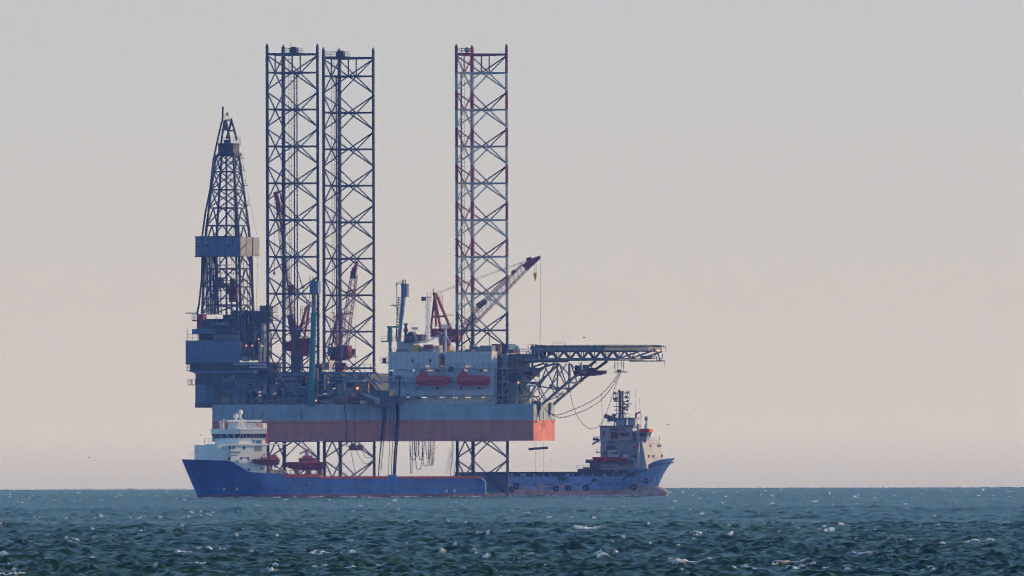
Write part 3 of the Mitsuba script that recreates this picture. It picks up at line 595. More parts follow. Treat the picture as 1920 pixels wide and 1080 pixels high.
rrail([(715, 639, -13), (728, 639, -13), (790, 639, -11)], 1.3, .06, 'pale_steel'); rrail([(812, 640, -6), (858, 640, -6)], 1.4, .06, 'house_white'); rrail([(735, 661, NV), (822, 661, NV)], 1.1, .05, 'pale_steel'); rrail([(838, 661, NV), (922, 661, NV)], 1.1, .05, 'pale_steel')
rrail([(714, 679.5, -12), (727, 679.5, -12)], 1.5, .06, 'dark_steel'); put('lookout_platform', MB(RIG).pbox(714, 679.5, 728, 681.5, -13, -10).pbox(717, 671, 722, 679.5, -12.5, -11.5).pbox(714.5, 639, 729, 641, -13.5, -10), 'dark_steel', rig)
# white signal mast
mast = key('signal_mast', rig); V = -12.2
put('pole', MB(RIG).tube(rp(835.5, 661, V), rp(835.5, 610, V), .42, .3, n=8), 'house_white', mast)
for p, q in (((826, 610.5, V), (843, 610.5, V)), ((828, 612, V), (835, 617, V)), ((843, 612, V), (836, 617, V)), ((818, 622, V), (835, 626, V)), ((820, 627, V), (812, 634, V))): rtubes('yard', [(p, q)], .14, 'house_white', mast)
for p, q in (((836, 628, V), (855, 661, V)), ((834, 628, V), (828, 648, V)), ((832, 624, V), (798, 642, V + 2)), ((798, 642, V + 2), (776, 642, V + 2))): rtubes('stay', [(p, q)], .15, 'house_white', mast)
for px in (798.5, 801.8, 804.5): rtubes('aerial_post', [((px, 640, -8), (px + .4, 556, -8))], .10, 'house_white', mast)
m = MB(RIG)
for k in range(14): m.tube(rp(798.5, 556 + k * 6, -8), rp(804.8, 559 + k * 6, -8), .07, n=4)
put('aerial_lacing', m, 'house_white', mast)
rtubes('aerial_spike', [((801, 557, -8), (801, 548, -8)), ((808, 566, -8), (808, 549, -8)), ((794, 640, -8), (800, 612, -8))], .06, 'wire', mast)
put('radar_arm', MB(RIG).tube(rp(834, 590.5, -3), rp(851, 591, -3), .12), 'yellow_paint', mast)
# teal lattice vent tower with a boxed head, and the teal gallows beside it
tt = key('vent_tower', rig); labels[tt] = {'label': 'leaning teal lattice tower with a grey boxed head'}; V = -9.0
for (x0, x1) in ((750, 757), (746.5, 753.5), (743, 747)): rtubes('stem', [((x0 - 1, 640, V), (x1, 556, V))], .36 if x0 == 750 else .13, 'teal_paint', tt)
for k in range(16): y = 640 - k * 5.2; s = k * 5.2 / 84 * 6.8; rtubes('lacing', [((742.5 + s * .7, y, V), (749 + s, y - 3, V)), ((749 + s, y - 3, V), (742.5 + s * .7, y - 5.2, V))], .08, 'dark_steel', tt)
put('head', MB(RIG).pbox(752, 532, 762.5, 556.5, V - 1, V + 1), 'navy_panel', tt)
put('stem_upper', MB(RIG).tube(rp(752, 600, V), rp(757, 556, V), .62), 'navy_panel', tt)
rtubes('spike', [((x, 533, V), (x, 524.5, V)) for x in (754.5, 757, 760)], .13, 'wire', tt); rtubes('arm', [((732, 572.5, V), (745, 572.5, V)), ((736, 570.5, V), (742, 575, V)), ((744, 532, V), (754, 532, V)), ((744, 532, V), (744, 640, V))], .1, 'dark_steel', tt)
rrail([(743, 536, V), (743, 537, V + 2), (752, 536, V)], 1.2, .06, 'dark_steel', tt)
ga = key('gallows', rig)
put('beam', MB(RIG).bar(rp(726.5, 613, -13), rp(752, 613, -9), .5, .5), 'teal_paint', ga); put('post', MB(RIG).tube(rp(731, 640, -13), rp(731, 613, -13), .75, .6, n=8), 'teal_paint', ga); put('lower_post', MB(RIG).tube(rp(731.5, 662, -13), rp(731.5, 640, -13), .42, n=8), 'deep_blue', ga)
put('windsock_pole', MB(RIG).tube(rp(918, 660, -10), rp(918, 625, -10), .1), 'rust_brown', rig)
# ---- bow machinery right of the stair tower
for x0, y0, x1, y1, v0, v1, mt in ((953, 700, 966, 757.3, -6, 5, 'dark_steel'), (953, 664, 990, 676, -4, 6, 'dark_steel'), (952, 656, 963.5, 665, 2, 8, 'crane_red'), (953, 672, 972, 698, -5, 5, 'rust_brown'), (966, 700, 978, 716, -3, 5, 'mid_steel'), (968, 722, 976, 757.3, -3, 6, 'dark_steel'), (978, 690, 1002, 706, 2, 7, 'mid_steel'), (988, 704, 992, 711, -7, -5, 'crane_red'), (993, 716, 1002, 720.5, -7, -5, 'crane_red'), (985, 722, 1002, 725, -7, -3, 'house_white'), (954, 718, 968, 757.3, -9, -6.5, 'mid_steel'), (996, 751, 1006, 757.3, -9, -5, 'dark_steel'), (1003, 646, 1006, 676, -6, -4, 'dark_steel'), (994, 650, 1001, 655, -5, 0, 'dark_steel')):
    rbox('bow_module', x0, y0, x1, y1, v0, v1, mt)
rng = np.random.default_rng(31)
for k in range(60):
    x, y, v = rng.uniform(954, 1003), rng.uniform(662, 752), rng.uniform(-7.5, 0)
    a = (x, y, v); d = rng.uniform()
    b = (x, min(757, y + rng.uniform(8, 34)), v) if d < .5 else (min(1012, x + rng.uniform(6, 26)), y + rng.uniform(-1, 1), v) if d < .85 else (min(1010, x + rng.uniform(6, 20)), min(757, y + rng.uniform(4, 16)), v)
    rtubes('bow_pipe', [(a, b)], rng.uniform(.06, .18), ['mid_steel', 'pale_steel', 'rust_brown', 'dark_steel'][rng.integers(4)])
for py, x0, x1 in ((663, 954, 992), (664, 965, 1004), (677, 960, 1004), (698, 964, 1000), (724, 970, 1004), (738, 968, 998)): rrail([(x0, py, -7.5), (x1, py, -7.5)], 1.3, .06, 'pale_steel')
for px, py, r, v in ((969.5, 653, .92, -3), (902.5, 653, .6, -8), (917.5, 653, .62, -8)):
    p = rp(px, py, v); put('radome', MB(RIG).ball(p, r, 2, (1, 1, 1.06)).tube(p - [0, 0, r * 2.2], p, r * .35), 'house_white', rig, smooth=40)
put('signal_box', MB(RIG).pbox(884, 650, 903, 661, -5, -2).pbox(903, 656, 915, 660, -5, -3), 'navy_panel', rig)
put('mooring_bracket', MB(RIG).pbox(1006, 755, 1014, 768, -10.6, -9.95).pbox(1008, 768, 1012, 775, -10.4, -9.95), 'dark_steel', rig)
bu = RIG.w(np.array([[66.6, 0, 0]]))[0]
for v in (-5.5, 4.5):
    put('bow_foot', MB(RIG).box(66.65, 67.2, v - .5, v + .5, Z_DECK - 1.8, Z_DECK + .4).raw([[66.65, v - .45, Z_DECK - 1.8], [67.1, v - .45, Z_DECK - 1.8], [66.65, v - .6, Z_DECK - 3.6], [66.65, v + .45, Z_DECK - 1.8], [67.1, v + .45, Z_DECK - 1.8], [66.65, v + .6, Z_DECK - 3.6]], [[0, 2, 1], [3, 4, 5], [0, 1, 4], [0, 4, 3], [1, 2, 5], [1, 5, 4], [0, 3, 5], [0, 5, 2]]), 'dark_steel', rig)

# ---- helideck on its trusses, out over the bow
heli = key('helideck', rig); labels[heli] = {'label': 'flat helideck carried out over the bow on lattice trusses'}
hc = rp(1122, 650, 0); HU, HZ, HR = hc[0], rp(1126, 648.3, 0)[2], 16.4
octo = [(HU + HR / math.cos(math.pi / 8) * math.cos(math.pi / 8 + k * math.pi / 4), HR / math.cos(math.pi / 8) * math.sin(math.pi / 8 + k * math.pi / 4)) for k in range(8)]
put('deck_plate', MB(RIG).slab(octo, HZ - .55, HZ), 'deck_green', heli)
m = MB(RIG)
for k in range(8): a, b = octo[k], octo[(k + 1) % 8]; m.bar((a[0], a[1], HZ - .95), (b[0], b[1], HZ - .95), .3, .9)
put('edge_beam', m, 'truss_grey', heli)
net = [(HU + 1.05 * (x - HU), 1.05 * y) for x, y in octo]
m = MB(RIG)
for k in range(8):
    a, b = net[k], net[(k + 1) % 8]; m.tube((a[0], a[1], HZ + .1), (b[0], b[1], HZ + .1), .06, n=4)
    for t in np.linspace(0, 1, 7): m.tube(np.array([octo[k][0] * (1 - t) + octo[(k + 1) % 8][0] * t, octo[k][1] * (1 - t) + octo[(k + 1) % 8][1] * t, HZ - .3]), (a[0] * (1 - t) + b[0] * t, a[1] * (1 - t) + b[1] * t, HZ + .1), .05, n=4)
put('safety_net_frame', m, 'wire', heli)
for k in range(9):                                  # deck joists
    v = -14 + k * 3.5; half = min(HR, HR * 1.41 - abs(v)); put('joist', MB(RIG).bar((HU - half, v, HZ - 1.15), (HU + half - 1, v, HZ - 1.15), .3, 1.1), 'truss_grey', heli)
ZL = rp(1080, 674, 0)[2]
u0, u1 = rp(1000, 670, 0)[0], rp(1184, 670, 0)[0]; uend = rp(1221, 670, 0)[0]
for v in (-10.5, 0, 10.5):
    tr = key('deck_truss', heli)
    put('lower_chord', MB(RIG).bar((u0, v, ZL), (u1, v, ZL), .45, .7), 'truss_grey', tr)
    put('outer_tie', MB(RIG).bar((u1, v, ZL + .3), (uend, v, HZ - 1.6), .35, .4), 'truss_grey', tr)
    n = 8
    for k in range(n):
        a, b = u0 + (u1 - u0) * k / n, u0 + (u1 - u0) * (k + 1) / n; mid = (a + b) / 2
        put('web', MB(RIG).tube((a, v, ZL), (mid, v, HZ - 1.4), .13).tube((mid, v, HZ - 1.4), (b, v, ZL), .15), 'truss_grey', tr)
        if k % 2: put('web_post', MB(RIG).tube((a, v, ZL), (a, v, HZ - 1.3), .13), 'truss_grey', tr)
for u in np.linspace(u0, u1, 6): put('cross_beam', MB(RIG).bar((u, -12, ZL), (u, 12, ZL), .35, .6), 'truss_grey', heli)
put('under_walkway', MB(RIG).pbox(1180, 676, 1240, 678, -6, -4).rail([rp(1182, 676, -6), rp(1240, 676, -6)], 1.2, .05, 1.5).pbox(1201, 667, 1222, 673, -6, -3), 'truss_grey', heli)
m = MB(RIG)
for px, px2 in ((1226, 1243), (1232, 1240), (1225, 1236)): m.tube(rp(px, 652, -3), rp(px2 - 3, 677, -3), .12)
m.tube(rp(1230, 650, -2), rp(1249, 650.5, -2), .12).tube(rp(1248.5, 650, -2), rp(1248.5, 660, -2), .06).tube(rp(1236, 676, -4), rp(1247, 676, -4), .1).tube(rp(1246.5, 676, -4), rp(1246.5, 687, -4), .06).tube(rp(1242, 663, -4), rp(1242, 674, -4), .1)
put('end_stair', m, 'dark_steel', heli)
lamp('deck_light', MB(RIG).ball(rp(1233, 657, -5), .3, 1), heli, (1.0, .45, .1), .3)
for px, y in ((1003, 655), (1010, 660), (1017, 652), (1031, 658)): put('access_gear', MB(RIG).pbox(px - 5, y - 4, px + 3, y + 8, -7, -4), 'dark_steel' if y != 658 else 'crane_red', heli)
rrail([(990, 656, -8), (1008, 656, -8)], 1.4, .06, 'dark_steel', heli); rrail([(1036, 648, -16), (1060, 648, -16)], 1.0, .05, 'pale_steel', heli)
put('perimeter_gear', MB(RIG).pbox(990, 676.2, 1030, 679, -9, 9).pbox(996, 646, 999, 676, -7, -6).pbox(1011, 647, 1020, 676, -6, -4), 'dark_steel', heli)
for px in (1065, 1087, 1106, 1120): p = rp(px, 648.6, -17.5); put('rim_light', MB(RIG).ball(p, .18, 1), 'house_white', heli)
# the big inclined legs and their webs
for v, dx in ((-5.5, 0), (5.5, 21.5)):
    s = key('inclined_truss', heli)
    A, B, C = (1016.5 + dx, 758, v), (1069 + dx * .96, 713, v), (1117 + dx, 677, v)
    rtubes('main_leg', [(A, B), (B, C)], .40, 'truss_grey', s, n=8)
    N = (1011.5 + dx, 724, v)
    for p, q, r in (((963 + dx, 755, v), (984 + dx, 722, v), .40), ((984 + dx, 722, v), (1026 + dx, 683, v), .40), ((966 + dx, 700, v), (1020 + dx, 681, v), .34), ((985 + dx, 755, v), N, .2), (N, (1024 + dx, 690, v), .22), (N, (1041 + dx, 682, v), .22), (N, (1042 + dx, 730, v), .24), (N, (1024 + dx, 750, v), .2), ((1001 + dx, 754, v), (986 + dx, 727, v), .2), ((1022 + dx, 688, v), (1041 + dx, 729, v), .22), ((1045 + dx, 682, v), (1045 + dx, 729, v), .26), ((1049 + dx, 682, v), (1061 + dx, 719, v), .24), ((1068 + dx, 680, v), (1069 + dx, 713, v), .26), ((1050 + dx, 684, v), (1068 + dx, 704, v), .2), ((1028 + dx, 751, v), (1058 + dx, 737, v), .15), ((1044 + dx, 747, v), (1056 + dx, 733, v), .15), ((1090 + dx, 679, v), (1084 + dx, 702, v), .2)):
        if dx and p[0] - dx in (1028, 1044): continue
        rtubes('web', [(p, q)], r * .8, 'truss_grey', s)
    for px, py in ((1011.5, 724), (1045, 730), (1068, 713), (1024, 684)): put('gusset', MB(RIG).ball(rp(px + dx, py, v), .58, 1, (1, .5, 1)), 'truss_grey', s)
for t in (.25, .5, .75): a, b = rp(1016.5 + 100 * t, 758 - 81 * t, -5.5), rp(1038 + 100 * t, 758 - 81 * t, 5.5); put('cross_tie', MB(RIG).tube(a, b, .25), 'truss_grey', heli)
# hose station hanging under the helideck
hs = key('hose_station', heli)
for x in (1153, 1158.5, 1165, 1169): rtubes('hanger', [((x, 675, 0), (x, 697, 0))], .07, 'rust_brown', hs)
rrail([(1152, 690, 0), (1170, 690, 0)], 1.2, .06, 'rust_brown', hs); put('floor', MB(RIG).pbox(1152, 696.5, 1171, 698.5, -1.5, 1.5).pbox(1157, 693, 1163, 696.5, -.6, .6), 'dark_steel', hs)

# deck lights that are lit
for px, py, v, c, r in ((670, 728, -33.6, (1, .5, .1), .36), (592.5, 751, -33.9, (1, .55, .15), .26), (703.5, 689, -26, (1, .6, .2), .26), (655, 707, -30.5, (1, .35, .12), .2), (616, 717, -33.8, (1, .45, .3), .2), (485, 636, -6.5, (1, .42, .1), .25), (462, 648, -7.0, (1, .35, .1), .25), (473, 648, -7.0, (1, .35, .1), .25), (492, 648.5, -6.5, (1, .5, .1), .27), (518.5, 718, -33.8, (1, .5, .2), .2), (972, 717.5, -7.6, (1, .5, .1), .28)):
    lamp('deck_lamp', MB(RIG).ball(rp(px, py, v), r, 1), rig, (1.0, c[1] * .8, c[2] * .6), 0.27)
for px, py, w in ((484, 735, 6), (512, 738, 6), (624, 728, 5), (607, 738, 5), (484, 742, 6), (412, 747.5, 4), (433, 720.5, 5)):
    p, q = rp(px, py - .6, -33.4 if px > 440 else -9.3), rp(px + w, py + .6, -33.4 if px > 440 else -9.3); lamp('strip_light', MB(RIG).box(p[0], q[0], p[1] - .05, p[1] + .05, q[2], p[2]), rig, (1, .7, .42), .2)
for px, w, c in ((604, 8, (1, .8, .5)), (619, 9, (.5, .8, 1)), (643, 7, (1, .7, .35)), (665, 8, (1, .7, .3)), (687, 8, (1, .7, .3))):
    p, q = rp(px, 694.8, -22), rp(px + w, 695.9, -22); lamp('strip_light', MB(RIG).box(p[0], q[0], -22.05, -21.95, q[2], p[2]), rig, c, .2)

# ------------------------------------------------------------------ cranes, each a thing
def lattice(name, par, p, q, w0, w1, mat, n, r=.12, side=None):
    """A boom of four chords with zigzag lacing; w0, w1 its depths at the ends."""
    p, q = np.asarray(p, float), np.asarray(q, float); t = (q - p) / np.linalg.norm(q - p); a = np.array([0, 1.0, 0]); b = np.cross(t, a); b /= np.linalg.norm(b)
    c = lambda s, i: p + (q - p) * s + (a * (1, 1, -1, -1)[i] * .5 + b * (1, -1, -1, 1)[i] * .5) * (w0 + (w1 - w0) * s)
    bm = key(name, par)
    for i in range(4): put('chord', MB(RIG).tube(c(0, i), c(1, i), r), mat, bm)
    m = MB(RIG)
    for k in range(n):
        for i in range(4):
            j = (i + 1) % 4; m.tube(c(k / n, i), c((k + .5) / n, j), r * .5, n=4); m.tube(c((k + .5) / n, j), c((k + 1) / n, i), r * .5, n=4)
    put('lacing', m, side or mat, bm)
    return bm
# bow crane, boom out to the right behind the bow leg
c3 = thing('pedestal_crane', 'red crane by the bow leg with its boom raised to the right', 'crane'); V = 18.0
put('pedestal', MB(RIG).tube(rp(834, 757.4, V), rp(834, 642, V), 1.9, 1.6, n=12), 'crane_red', c3, smooth=40)
put('machinery_house', MB(RIG).pbox(807, 616, 846, 632, V - 2.5, V + 2.5).pbox(822, 632, 854, 642, V - 2.2, V + 2.2).pbox(846, 618, 860, 640, V - 1.5, V + 2), 'crane_red', c3)
put('house_rail', MB(RIG).rail([rp(810, 616, V - 2.5), rp(846, 616, V - 2.5)], 1.2, .06, 1).rail([rp(844, 630, V - 2.8), rp(862, 630, V - 2.8)], 1.2, .06, 1).rail([rp(846, 617, V - 2.8), rp(862, 617, V - 2.8)], 1.2, .06, 1), 'rust_brown', c3)
af = key('a_frame', c3)
for p, q, r in (((808, 616, V - 2), (815.5, 550, V - 1), .32), ((826, 616, V - 2), (814, 550, V - 1), .42), ((845, 616, V + 2), (817, 550, V), .42), ((818, 612, V + 2), (814, 552, V + 1), .3), ((810, 594, V - 2), (826, 594, V - 2), .25), ((822, 594, V), (836, 592, V), .25), ((814, 551, V - 1.5), (814, 551, V + 1.5), .5)): rtubes('strut', [(p, q)], r, 'crane_red', af)
rtubes('spike', [((813, 551, V), (812.5, 541, V))], .1, 'wire', af)
m = MB(RIG)
for k in range(5): m.tube(rp(824, 553 + k * 5, V + 1), rp(830.5, 553 + k * 5, V + 1), .05, n=4)
for x in (824, 827, 830): m.tube(rp(x, 552, V + 1), rp(x, 578, V + 1), .06, n=4)
put('frame_ladder', m, 'crane_red', af)
bm = lattice('boom', c3, rp(868, 619, V), rp(985, 499, V), 2.2, 2.0, 'crane_red', 16, .13, 'mid_steel')
put('boom_tip', MB(RIG).raw(*(lambda P: (np.array([rp(x, y, V - 1.0) for x, y in P] + [rp(x, y, V + 1.0) for x, y in P]), [[0, 2, 1], [0, 3, 2], [0, 4, 3], [5, 6, 7], [5, 7, 8], [5, 8, 9]] + [f for i in range(5) for f in ([i, (i + 1) % 5, (i + 1) % 5 + 5], [i, (i + 1) % 5 + 5, i + 5])]))([(979, 499), (990, 487), (1013, 479), (1013, 485), (989, 508)])), 'crane_red', c3)
put('boom_foot', MB(RIG).bar(rp(862, 628, V), rp(892, 596, V), 1.0, .5), 'crane_red', c3); put('boom_tray', MB(RIG).bar(rp(895, 575, V), rp(911, 564, V), .6, 1.6), 'dark_steel', c3); put('tip_sheave', MB(RIG).bar(rp(988, 487, V), rp(996, 484, V), 1.0, .8).bar(rp(960, 512, V), rp(966, 508, V), .9, .9), 'dark_steel', c3)
put('pendant_line', MB(RIG).tube(rp(816, 549, V - .6), rp(988, 488, V - .6), .06, n=4), 'wire', c3); put('pendant_line', MB(RIG).tube(rp(816, 552, V + .6), rp(987, 490, V + .6), .06, n=4), 'wire', c3); put('luffing_line', MB(RIG).tube(rp(818, 625, V), rp(884, 580, V), .04, n=4), 'wire', c3)
hk = key('hook_block', c3); labels[hk] = {'label': 'olive hook block hanging from the boom tip'}
put('fall_line', MB(RIG).tube(rp(1001.5, 483, V), rp(1002.5, 512, V), .06, n=4).tube(rp(1006, 483, V), rp(1005, 512, V), .06, n=4), 'wire', hk); p = rp(1003.7, 518, V); put('block', MB(RIG).lathe(p, [(0, 1.0), (.5, .9), (.55, .1), (.25, -.7), (.12, -.9), (.2, -1.2), (0, -1.4)], 8), 'yellow_paint', hk)
put('whip_line', MB(RIG).tube(rp(1013.5, 482, V), rp(1012.5, 648, V), .05, n=4), 'wire', c3)
fl = thing('flag', 'small blue, red and green striped flag flying from the pale aerial mast', 'flag')
for k, mt in enumerate(('flag_blue', 'signal_red', 'flag_green')):
    V2 = -8.0; P = [rp(790 + i * 2.2, 557 + k * 2.3 + .5 * math.sin(i * 1.1), V2 + .25 * math.sin(i * 1.3)) for i in range(5)]; Q = [p - [0, 0, .35] for p in P]
    F = [[i, i + 1, i + 6] for i in range(4)] + [[i, i + 6, i + 5] for i in range(4)]; v = np.array(P + Q); put('stripe', (RIG.w(np.vstack([v, v + [0, .02, 0]])), np.array(F + [[a + 10, c + 10, b + 10] for a, b, c in F])), mt, fl)
put('gaff', MB(RIG).tube(rp(789.5, 557, -7.9), rp(808, 557.5, -7.9), .06), 'wire', fl)
ws = thing('windsock', 'small red windsock on a thin pole above the white block', 'windsock')
P = rp(919, 626, -10); put('sleeve', MB(RIG).lathe(P, [(.28, 0), (.24, -.5), (.17, -1.2)], 8, 'u'), 'crane_red', ws); put('hoop', MB(RIG).lathe(P, [(.3, 0), (.3, .08), (.27, .08)], 8, 'u'), 'house_white', ws)
# aft crane near the first leg, boom steep up and leaning left
c1 = thing('pedestal_crane', 'red crane between the two left legs with its boom leaning steeply left', 'crane'); V = -8.0
put('pedestal', MB(RIG).tube(rp(557, 757, V), rp(557, 668, V), 1.7, 1.7, n=12), 'dark_steel', c1, smooth=40)
put('machinery_house', MB(RIG).pbox(531, 640, 580, 658, V - 2.4, V + 2.4).pbox(545, 658, 578, 668, V - 2, V + 2).pbox(560, 634, 581, 642, V - 2, V + 2), 'crane_red', c1)
put('cab', MB(RIG).pbox(529, 642, 536, 656, V - 3.4, V - 1), 'dark_steel', c1)
put('boom_butt', MB(RIG).bar(rp(556, 650, V), rp(545, 590, V), 1.9, 1.5), 'crane_red', c1)
bm = lattice('boom', c1, rp(547, 598, V), rp(523, 398, V), 1.5, 1.3, 'pale_steel', 20, .10); put('boom_rib', MB(RIG).bar(rp(546, 590, V - .8), rp(524, 398, V - .8), .35, .5), 'crane_red', c1)
put('boom_tip', MB(RIG).bar(rp(525, 404, V), rp(521.5, 380, V), 1.3, 1.2).bar(rp(521.5, 380, V), rp(516, 360, V), 1.1, .9), 'crane_red', c1); put('tip_spike', MB(RIG).tube(rp(521, 361, V), rp(521, 353, V), .15).bar(rp(526, 368, V), rp(529, 380, V), .4, .4), 'crane_red', c1)
put('boom_bracket', MB(RIG).pbox(541, 534, 550, 552, V - 1.2, V - .6), 'crane_red', c1)
af = key('a_frame', c1)
for p, q, r in (((560, 634, V - 1.5), (576, 573, V), .34), ((571, 634, V + 1), (580, 573, V), .34), ((556, 636, V), (574, 575, V), .2), ((562, 608, V), (574, 608, V), .16)): rtubes('strut', [(p, q)], r, 'crane_red', af)
m = MB(RIG)
for x in (563, 567, 571): m.tube(rp(x, 575, V + 1), rp(x, 602, V + 1), .08, n=4)
for k in range(6): m.tube(rp(563, 575 + k * 5, V + 1), rp(571, 575 + k * 5, V + 1), .07, n=4)
put('frame_ladder', m, 'crane_red', af)
for p, q in (((577, 574, V), (530, 408, V)), ((578, 574, V), (545, 460, V)), ((543, 470, V), (566, 536, V))): put('pendant_line', MB(RIG).tube(rp(*p), rp(*q), .05, n=4), 'wire', c1)
put('line_block', MB(RIG).pbox(565, 535, 570, 540, V - .3, V + .3), 'crane_red', c1)
hk = key('hook_block', c1); put('fall_line', MB(RIG).tube(rp(515.2, 362, V), rp(514, 508, V), .05, n=4), 'wire', hk); put('block', MB(RIG).ball(rp(514, 512, V), .42, 1, (.8, .8, 1.4)), 'dark_steel', hk)
# middle crane in front of the second leg
c2 = thing('pedestal_crane', 'red crane in front of the middle leg with a pale lattice boom', 'crane'); V = 8.0
put('pedestal', MB(RIG).tube(rp(638, 757, V), rp(638, 680, V), 1.65, 1.65, n=12), 'crane_red', c2, smooth=40)
put('machinery_house', MB(RIG).pbox(614, 650, 634, 668, V - 2.4, V + 2.4).pbox(632, 648, 651, 672, V - 2.6, V + 2.0).pbox(618, 668, 648, 676, V - 2, V + 2), 'crane_red', c2)
put('cab', MB(RIG).pbox(615, 654, 624, 668, V - 3.4, V - 2.4), 'deep_blue', c2)
put('walkway', MB(RIG).pbox(651, 668, 666, 670, V - 2, V).rail([rp(651, 668, V - 2), rp(666, 668, V - 2)], 1.4, .06, .9).pbox(659.5, 654, 664, 667, V - 1.5, V), 'crane_red', c2)
put('boom_butt', MB(RIG).bar(rp(641, 672, V - 2.7), rp(643, 650, V - 2.7), .6, 2.2), 'mid_steel', c2)
bm = lattice('boom', c2, rp(644, 650, V), rp(664, 515, V), 2.2, 1.5, 'crane_red', 14, .13, 'mid_steel')
put('boom_tip', MB(RIG).bar(rp(662, 522, V), rp(665, 502, V), 1.3, 1.1).bar(rp(664, 505, V), rp(670, 490, V), .9, .6).rail([rp(666, 514, V - .6), rp(671, 502, V - .6)], 1.2, .07, .8), 'crane_red', c2); put('boom_tray', MB(RIG).pbox(657, 508, 666, 521, V - .9, V - .5), 'dark_steel', c2)
for a, b in ((646, 590), (652, 548)): put('boom_diaphragm', MB(RIG).bar(rp(a - 4, b, V), rp(a + 14, b - 4, V), .4, .4), 'crane_red', c2)
af = key('a_frame', c2)
for p, q, r in (((616, 648, V), (633, 590, V), .18), ((622, 650, V), (634, 588, V), .24), ((630, 648, V - 1), (632, 586, V - 1), .3), ((640, 648, V + 1), (641, 585, V + 1), .3), ((626, 595, V), (648, 588, V), .22)): rtubes('strut', [(p, q)], r, 'crane_red', af)
put('frame_ladder', MB(RIG).rail([rp(619, 646, V + 1), rp(626, 646, V + 1)], 9.0, .06, .6).rail([rp(619, 620, V + 1), rp(627, 620, V + 1)], 5.0, .06, .6), 'crane_red', af)
put('whip_line', MB(RIG).tube(rp(665.5, 512, V), rp(666, 680, V), .04, n=4), 'wire', c2)

# ------------------------------------------------------------------ lifeboats on the accommodation's side
def lifeboat(px0, px1, label):
    k = thing('lifeboat', label, 'lifeboat', None); V = -16.2; a, b = rp(px0, 724, V), rp(px1, 724, V); L = b[0] - a[0]; zb = a[2]
    S = [(0.0, .35, .5), (.05, .8, .15), (.2, 1.35, 0), (.5, 1.5, 0), (.8, 1.35, 0), (.95, .8, .2), (1.0, .35, .6)]
    v, f, nr = [], [], 10
    for s, hb, dz in S:
        for j in range(nr):
            g = math.pi * 2 * j / nr; c_, s_ = math.cos(g), math.sin(g); top = 2.55 if s < .93 else 2.2
            v.append([a[0] + L * s, V + hb * math.copysign(abs(c_) ** .7, c_), zb + (1.4 + 1.15 * math.copysign(abs(s_) ** .75, s_)) * (top / 2.55) * 1.2 + dz * (1 if s_ < 0 else -.4)])
    for i in range(len(S) - 1):
        for j in range(nr): p, q = i * nr + j, i * nr + (j + 1) % nr; f += [[p, q, q + nr], [p, q + nr, p + nr]]
    n = len(v); v += [[a[0], V, zb + 1.4], [a[0] + L, V, zb + 1.4]]
    for j in range(nr): f += [[n, (j + 1) % nr, j], [n + 1, (len(S) - 1) * nr + j, (len(S) - 1) * nr + (j + 1) % nr]]
    put('hull', MB(RIG).raw(v, f), 'boat_orange', k, smooth=50)
    put('steering_dome', MB(RIG).box(a[0] + L * .10, a[0] + L * .30, V - .75, V + .75, zb + 2.6, zb + 3.75).box(a[0] + L * .14, a[0] + L * .26, V - .6, V + .6, zb + 3.75, zb + 3.95), 'boat_orange', k)
    put('fender_strake', MB(RIG).box(a[0] + L * .08, a[0] + L * .93, V - 1.56, V - 1.40, zb + 1.25, zb + 1.45), 'crane_red', k)
    put('keel', MB(RIG).box(a[0] + L * .05, a[0] + L * .95, V - .15, V + .15, zb - .1, zb + .35), 'boat_orange', k)
    for s in (.35, .5, .65, .8): put('window', MB(RIG).box(a[0] + L * s, a[0] + L * (s + .05), V - 1.12, V - .95, zb + 2.1, zb + 2.3), 'crane_red', k)
    for s in (.16, .86): put('fall_hook', MB(RIG).tube([a[0] + L * s, V, zb + 2.2], [a[0] + L * s, V, zb + 4.3], .08), 'wire', k)
lifeboat(780.5, 843, 'orange enclosed lifeboat on the left of the pair on the white block')
lifeboat(856, 918.5, 'orange enclosed lifeboat on the right of the pair, nearer the bow leg')
# ------------------------------------------------------------------ the two supply ships
def loft(F, L0, L1, levels, prof, half, sheer, n=40):
    """A ship's plating between heights: L0 stern u, prof(z) the stem's u at height z, half(s, z) the half breadth, sheer(u) the deck edge."""
    v, f = [], []
    ss = np.concatenate([np.linspace(0, .6, n // 2, endpoint=False), np.linspace(.6, 1, n // 2)])
    rows = len(levels)
    for s in ss:
        top = sheer(L0 + s * (L1 - L0))
        for t in levels:
            z = t if t <= 1.2 else 1.2 + (top - 1.2) * (t - 1.2)
            u = L0 + s * (prof(z) - L0); h = max(.03, half(s, z, top)); v += [[u, h, z], [u, -h, z]]
    m = len(ss)
    for i in range(m - 1):
        for j in range(rows - 1):
            a, b, c, d = (i * rows + j) * 2, ((i + 1) * rows + j) * 2, ((i + 1) * rows + j + 1) * 2, (i * rows + j + 1) * 2
            f += [[a, c, b], [a, d, c], [a + 1, b + 1, c + 1], [a + 1, c + 1, d + 1]]
    for j in range(rows - 1): a, d = j * 2, (j + 1) * 2; f += [[a, a + 1, d + 1], [a, d + 1, d]]
    return np.array(v), np.array(f), ss
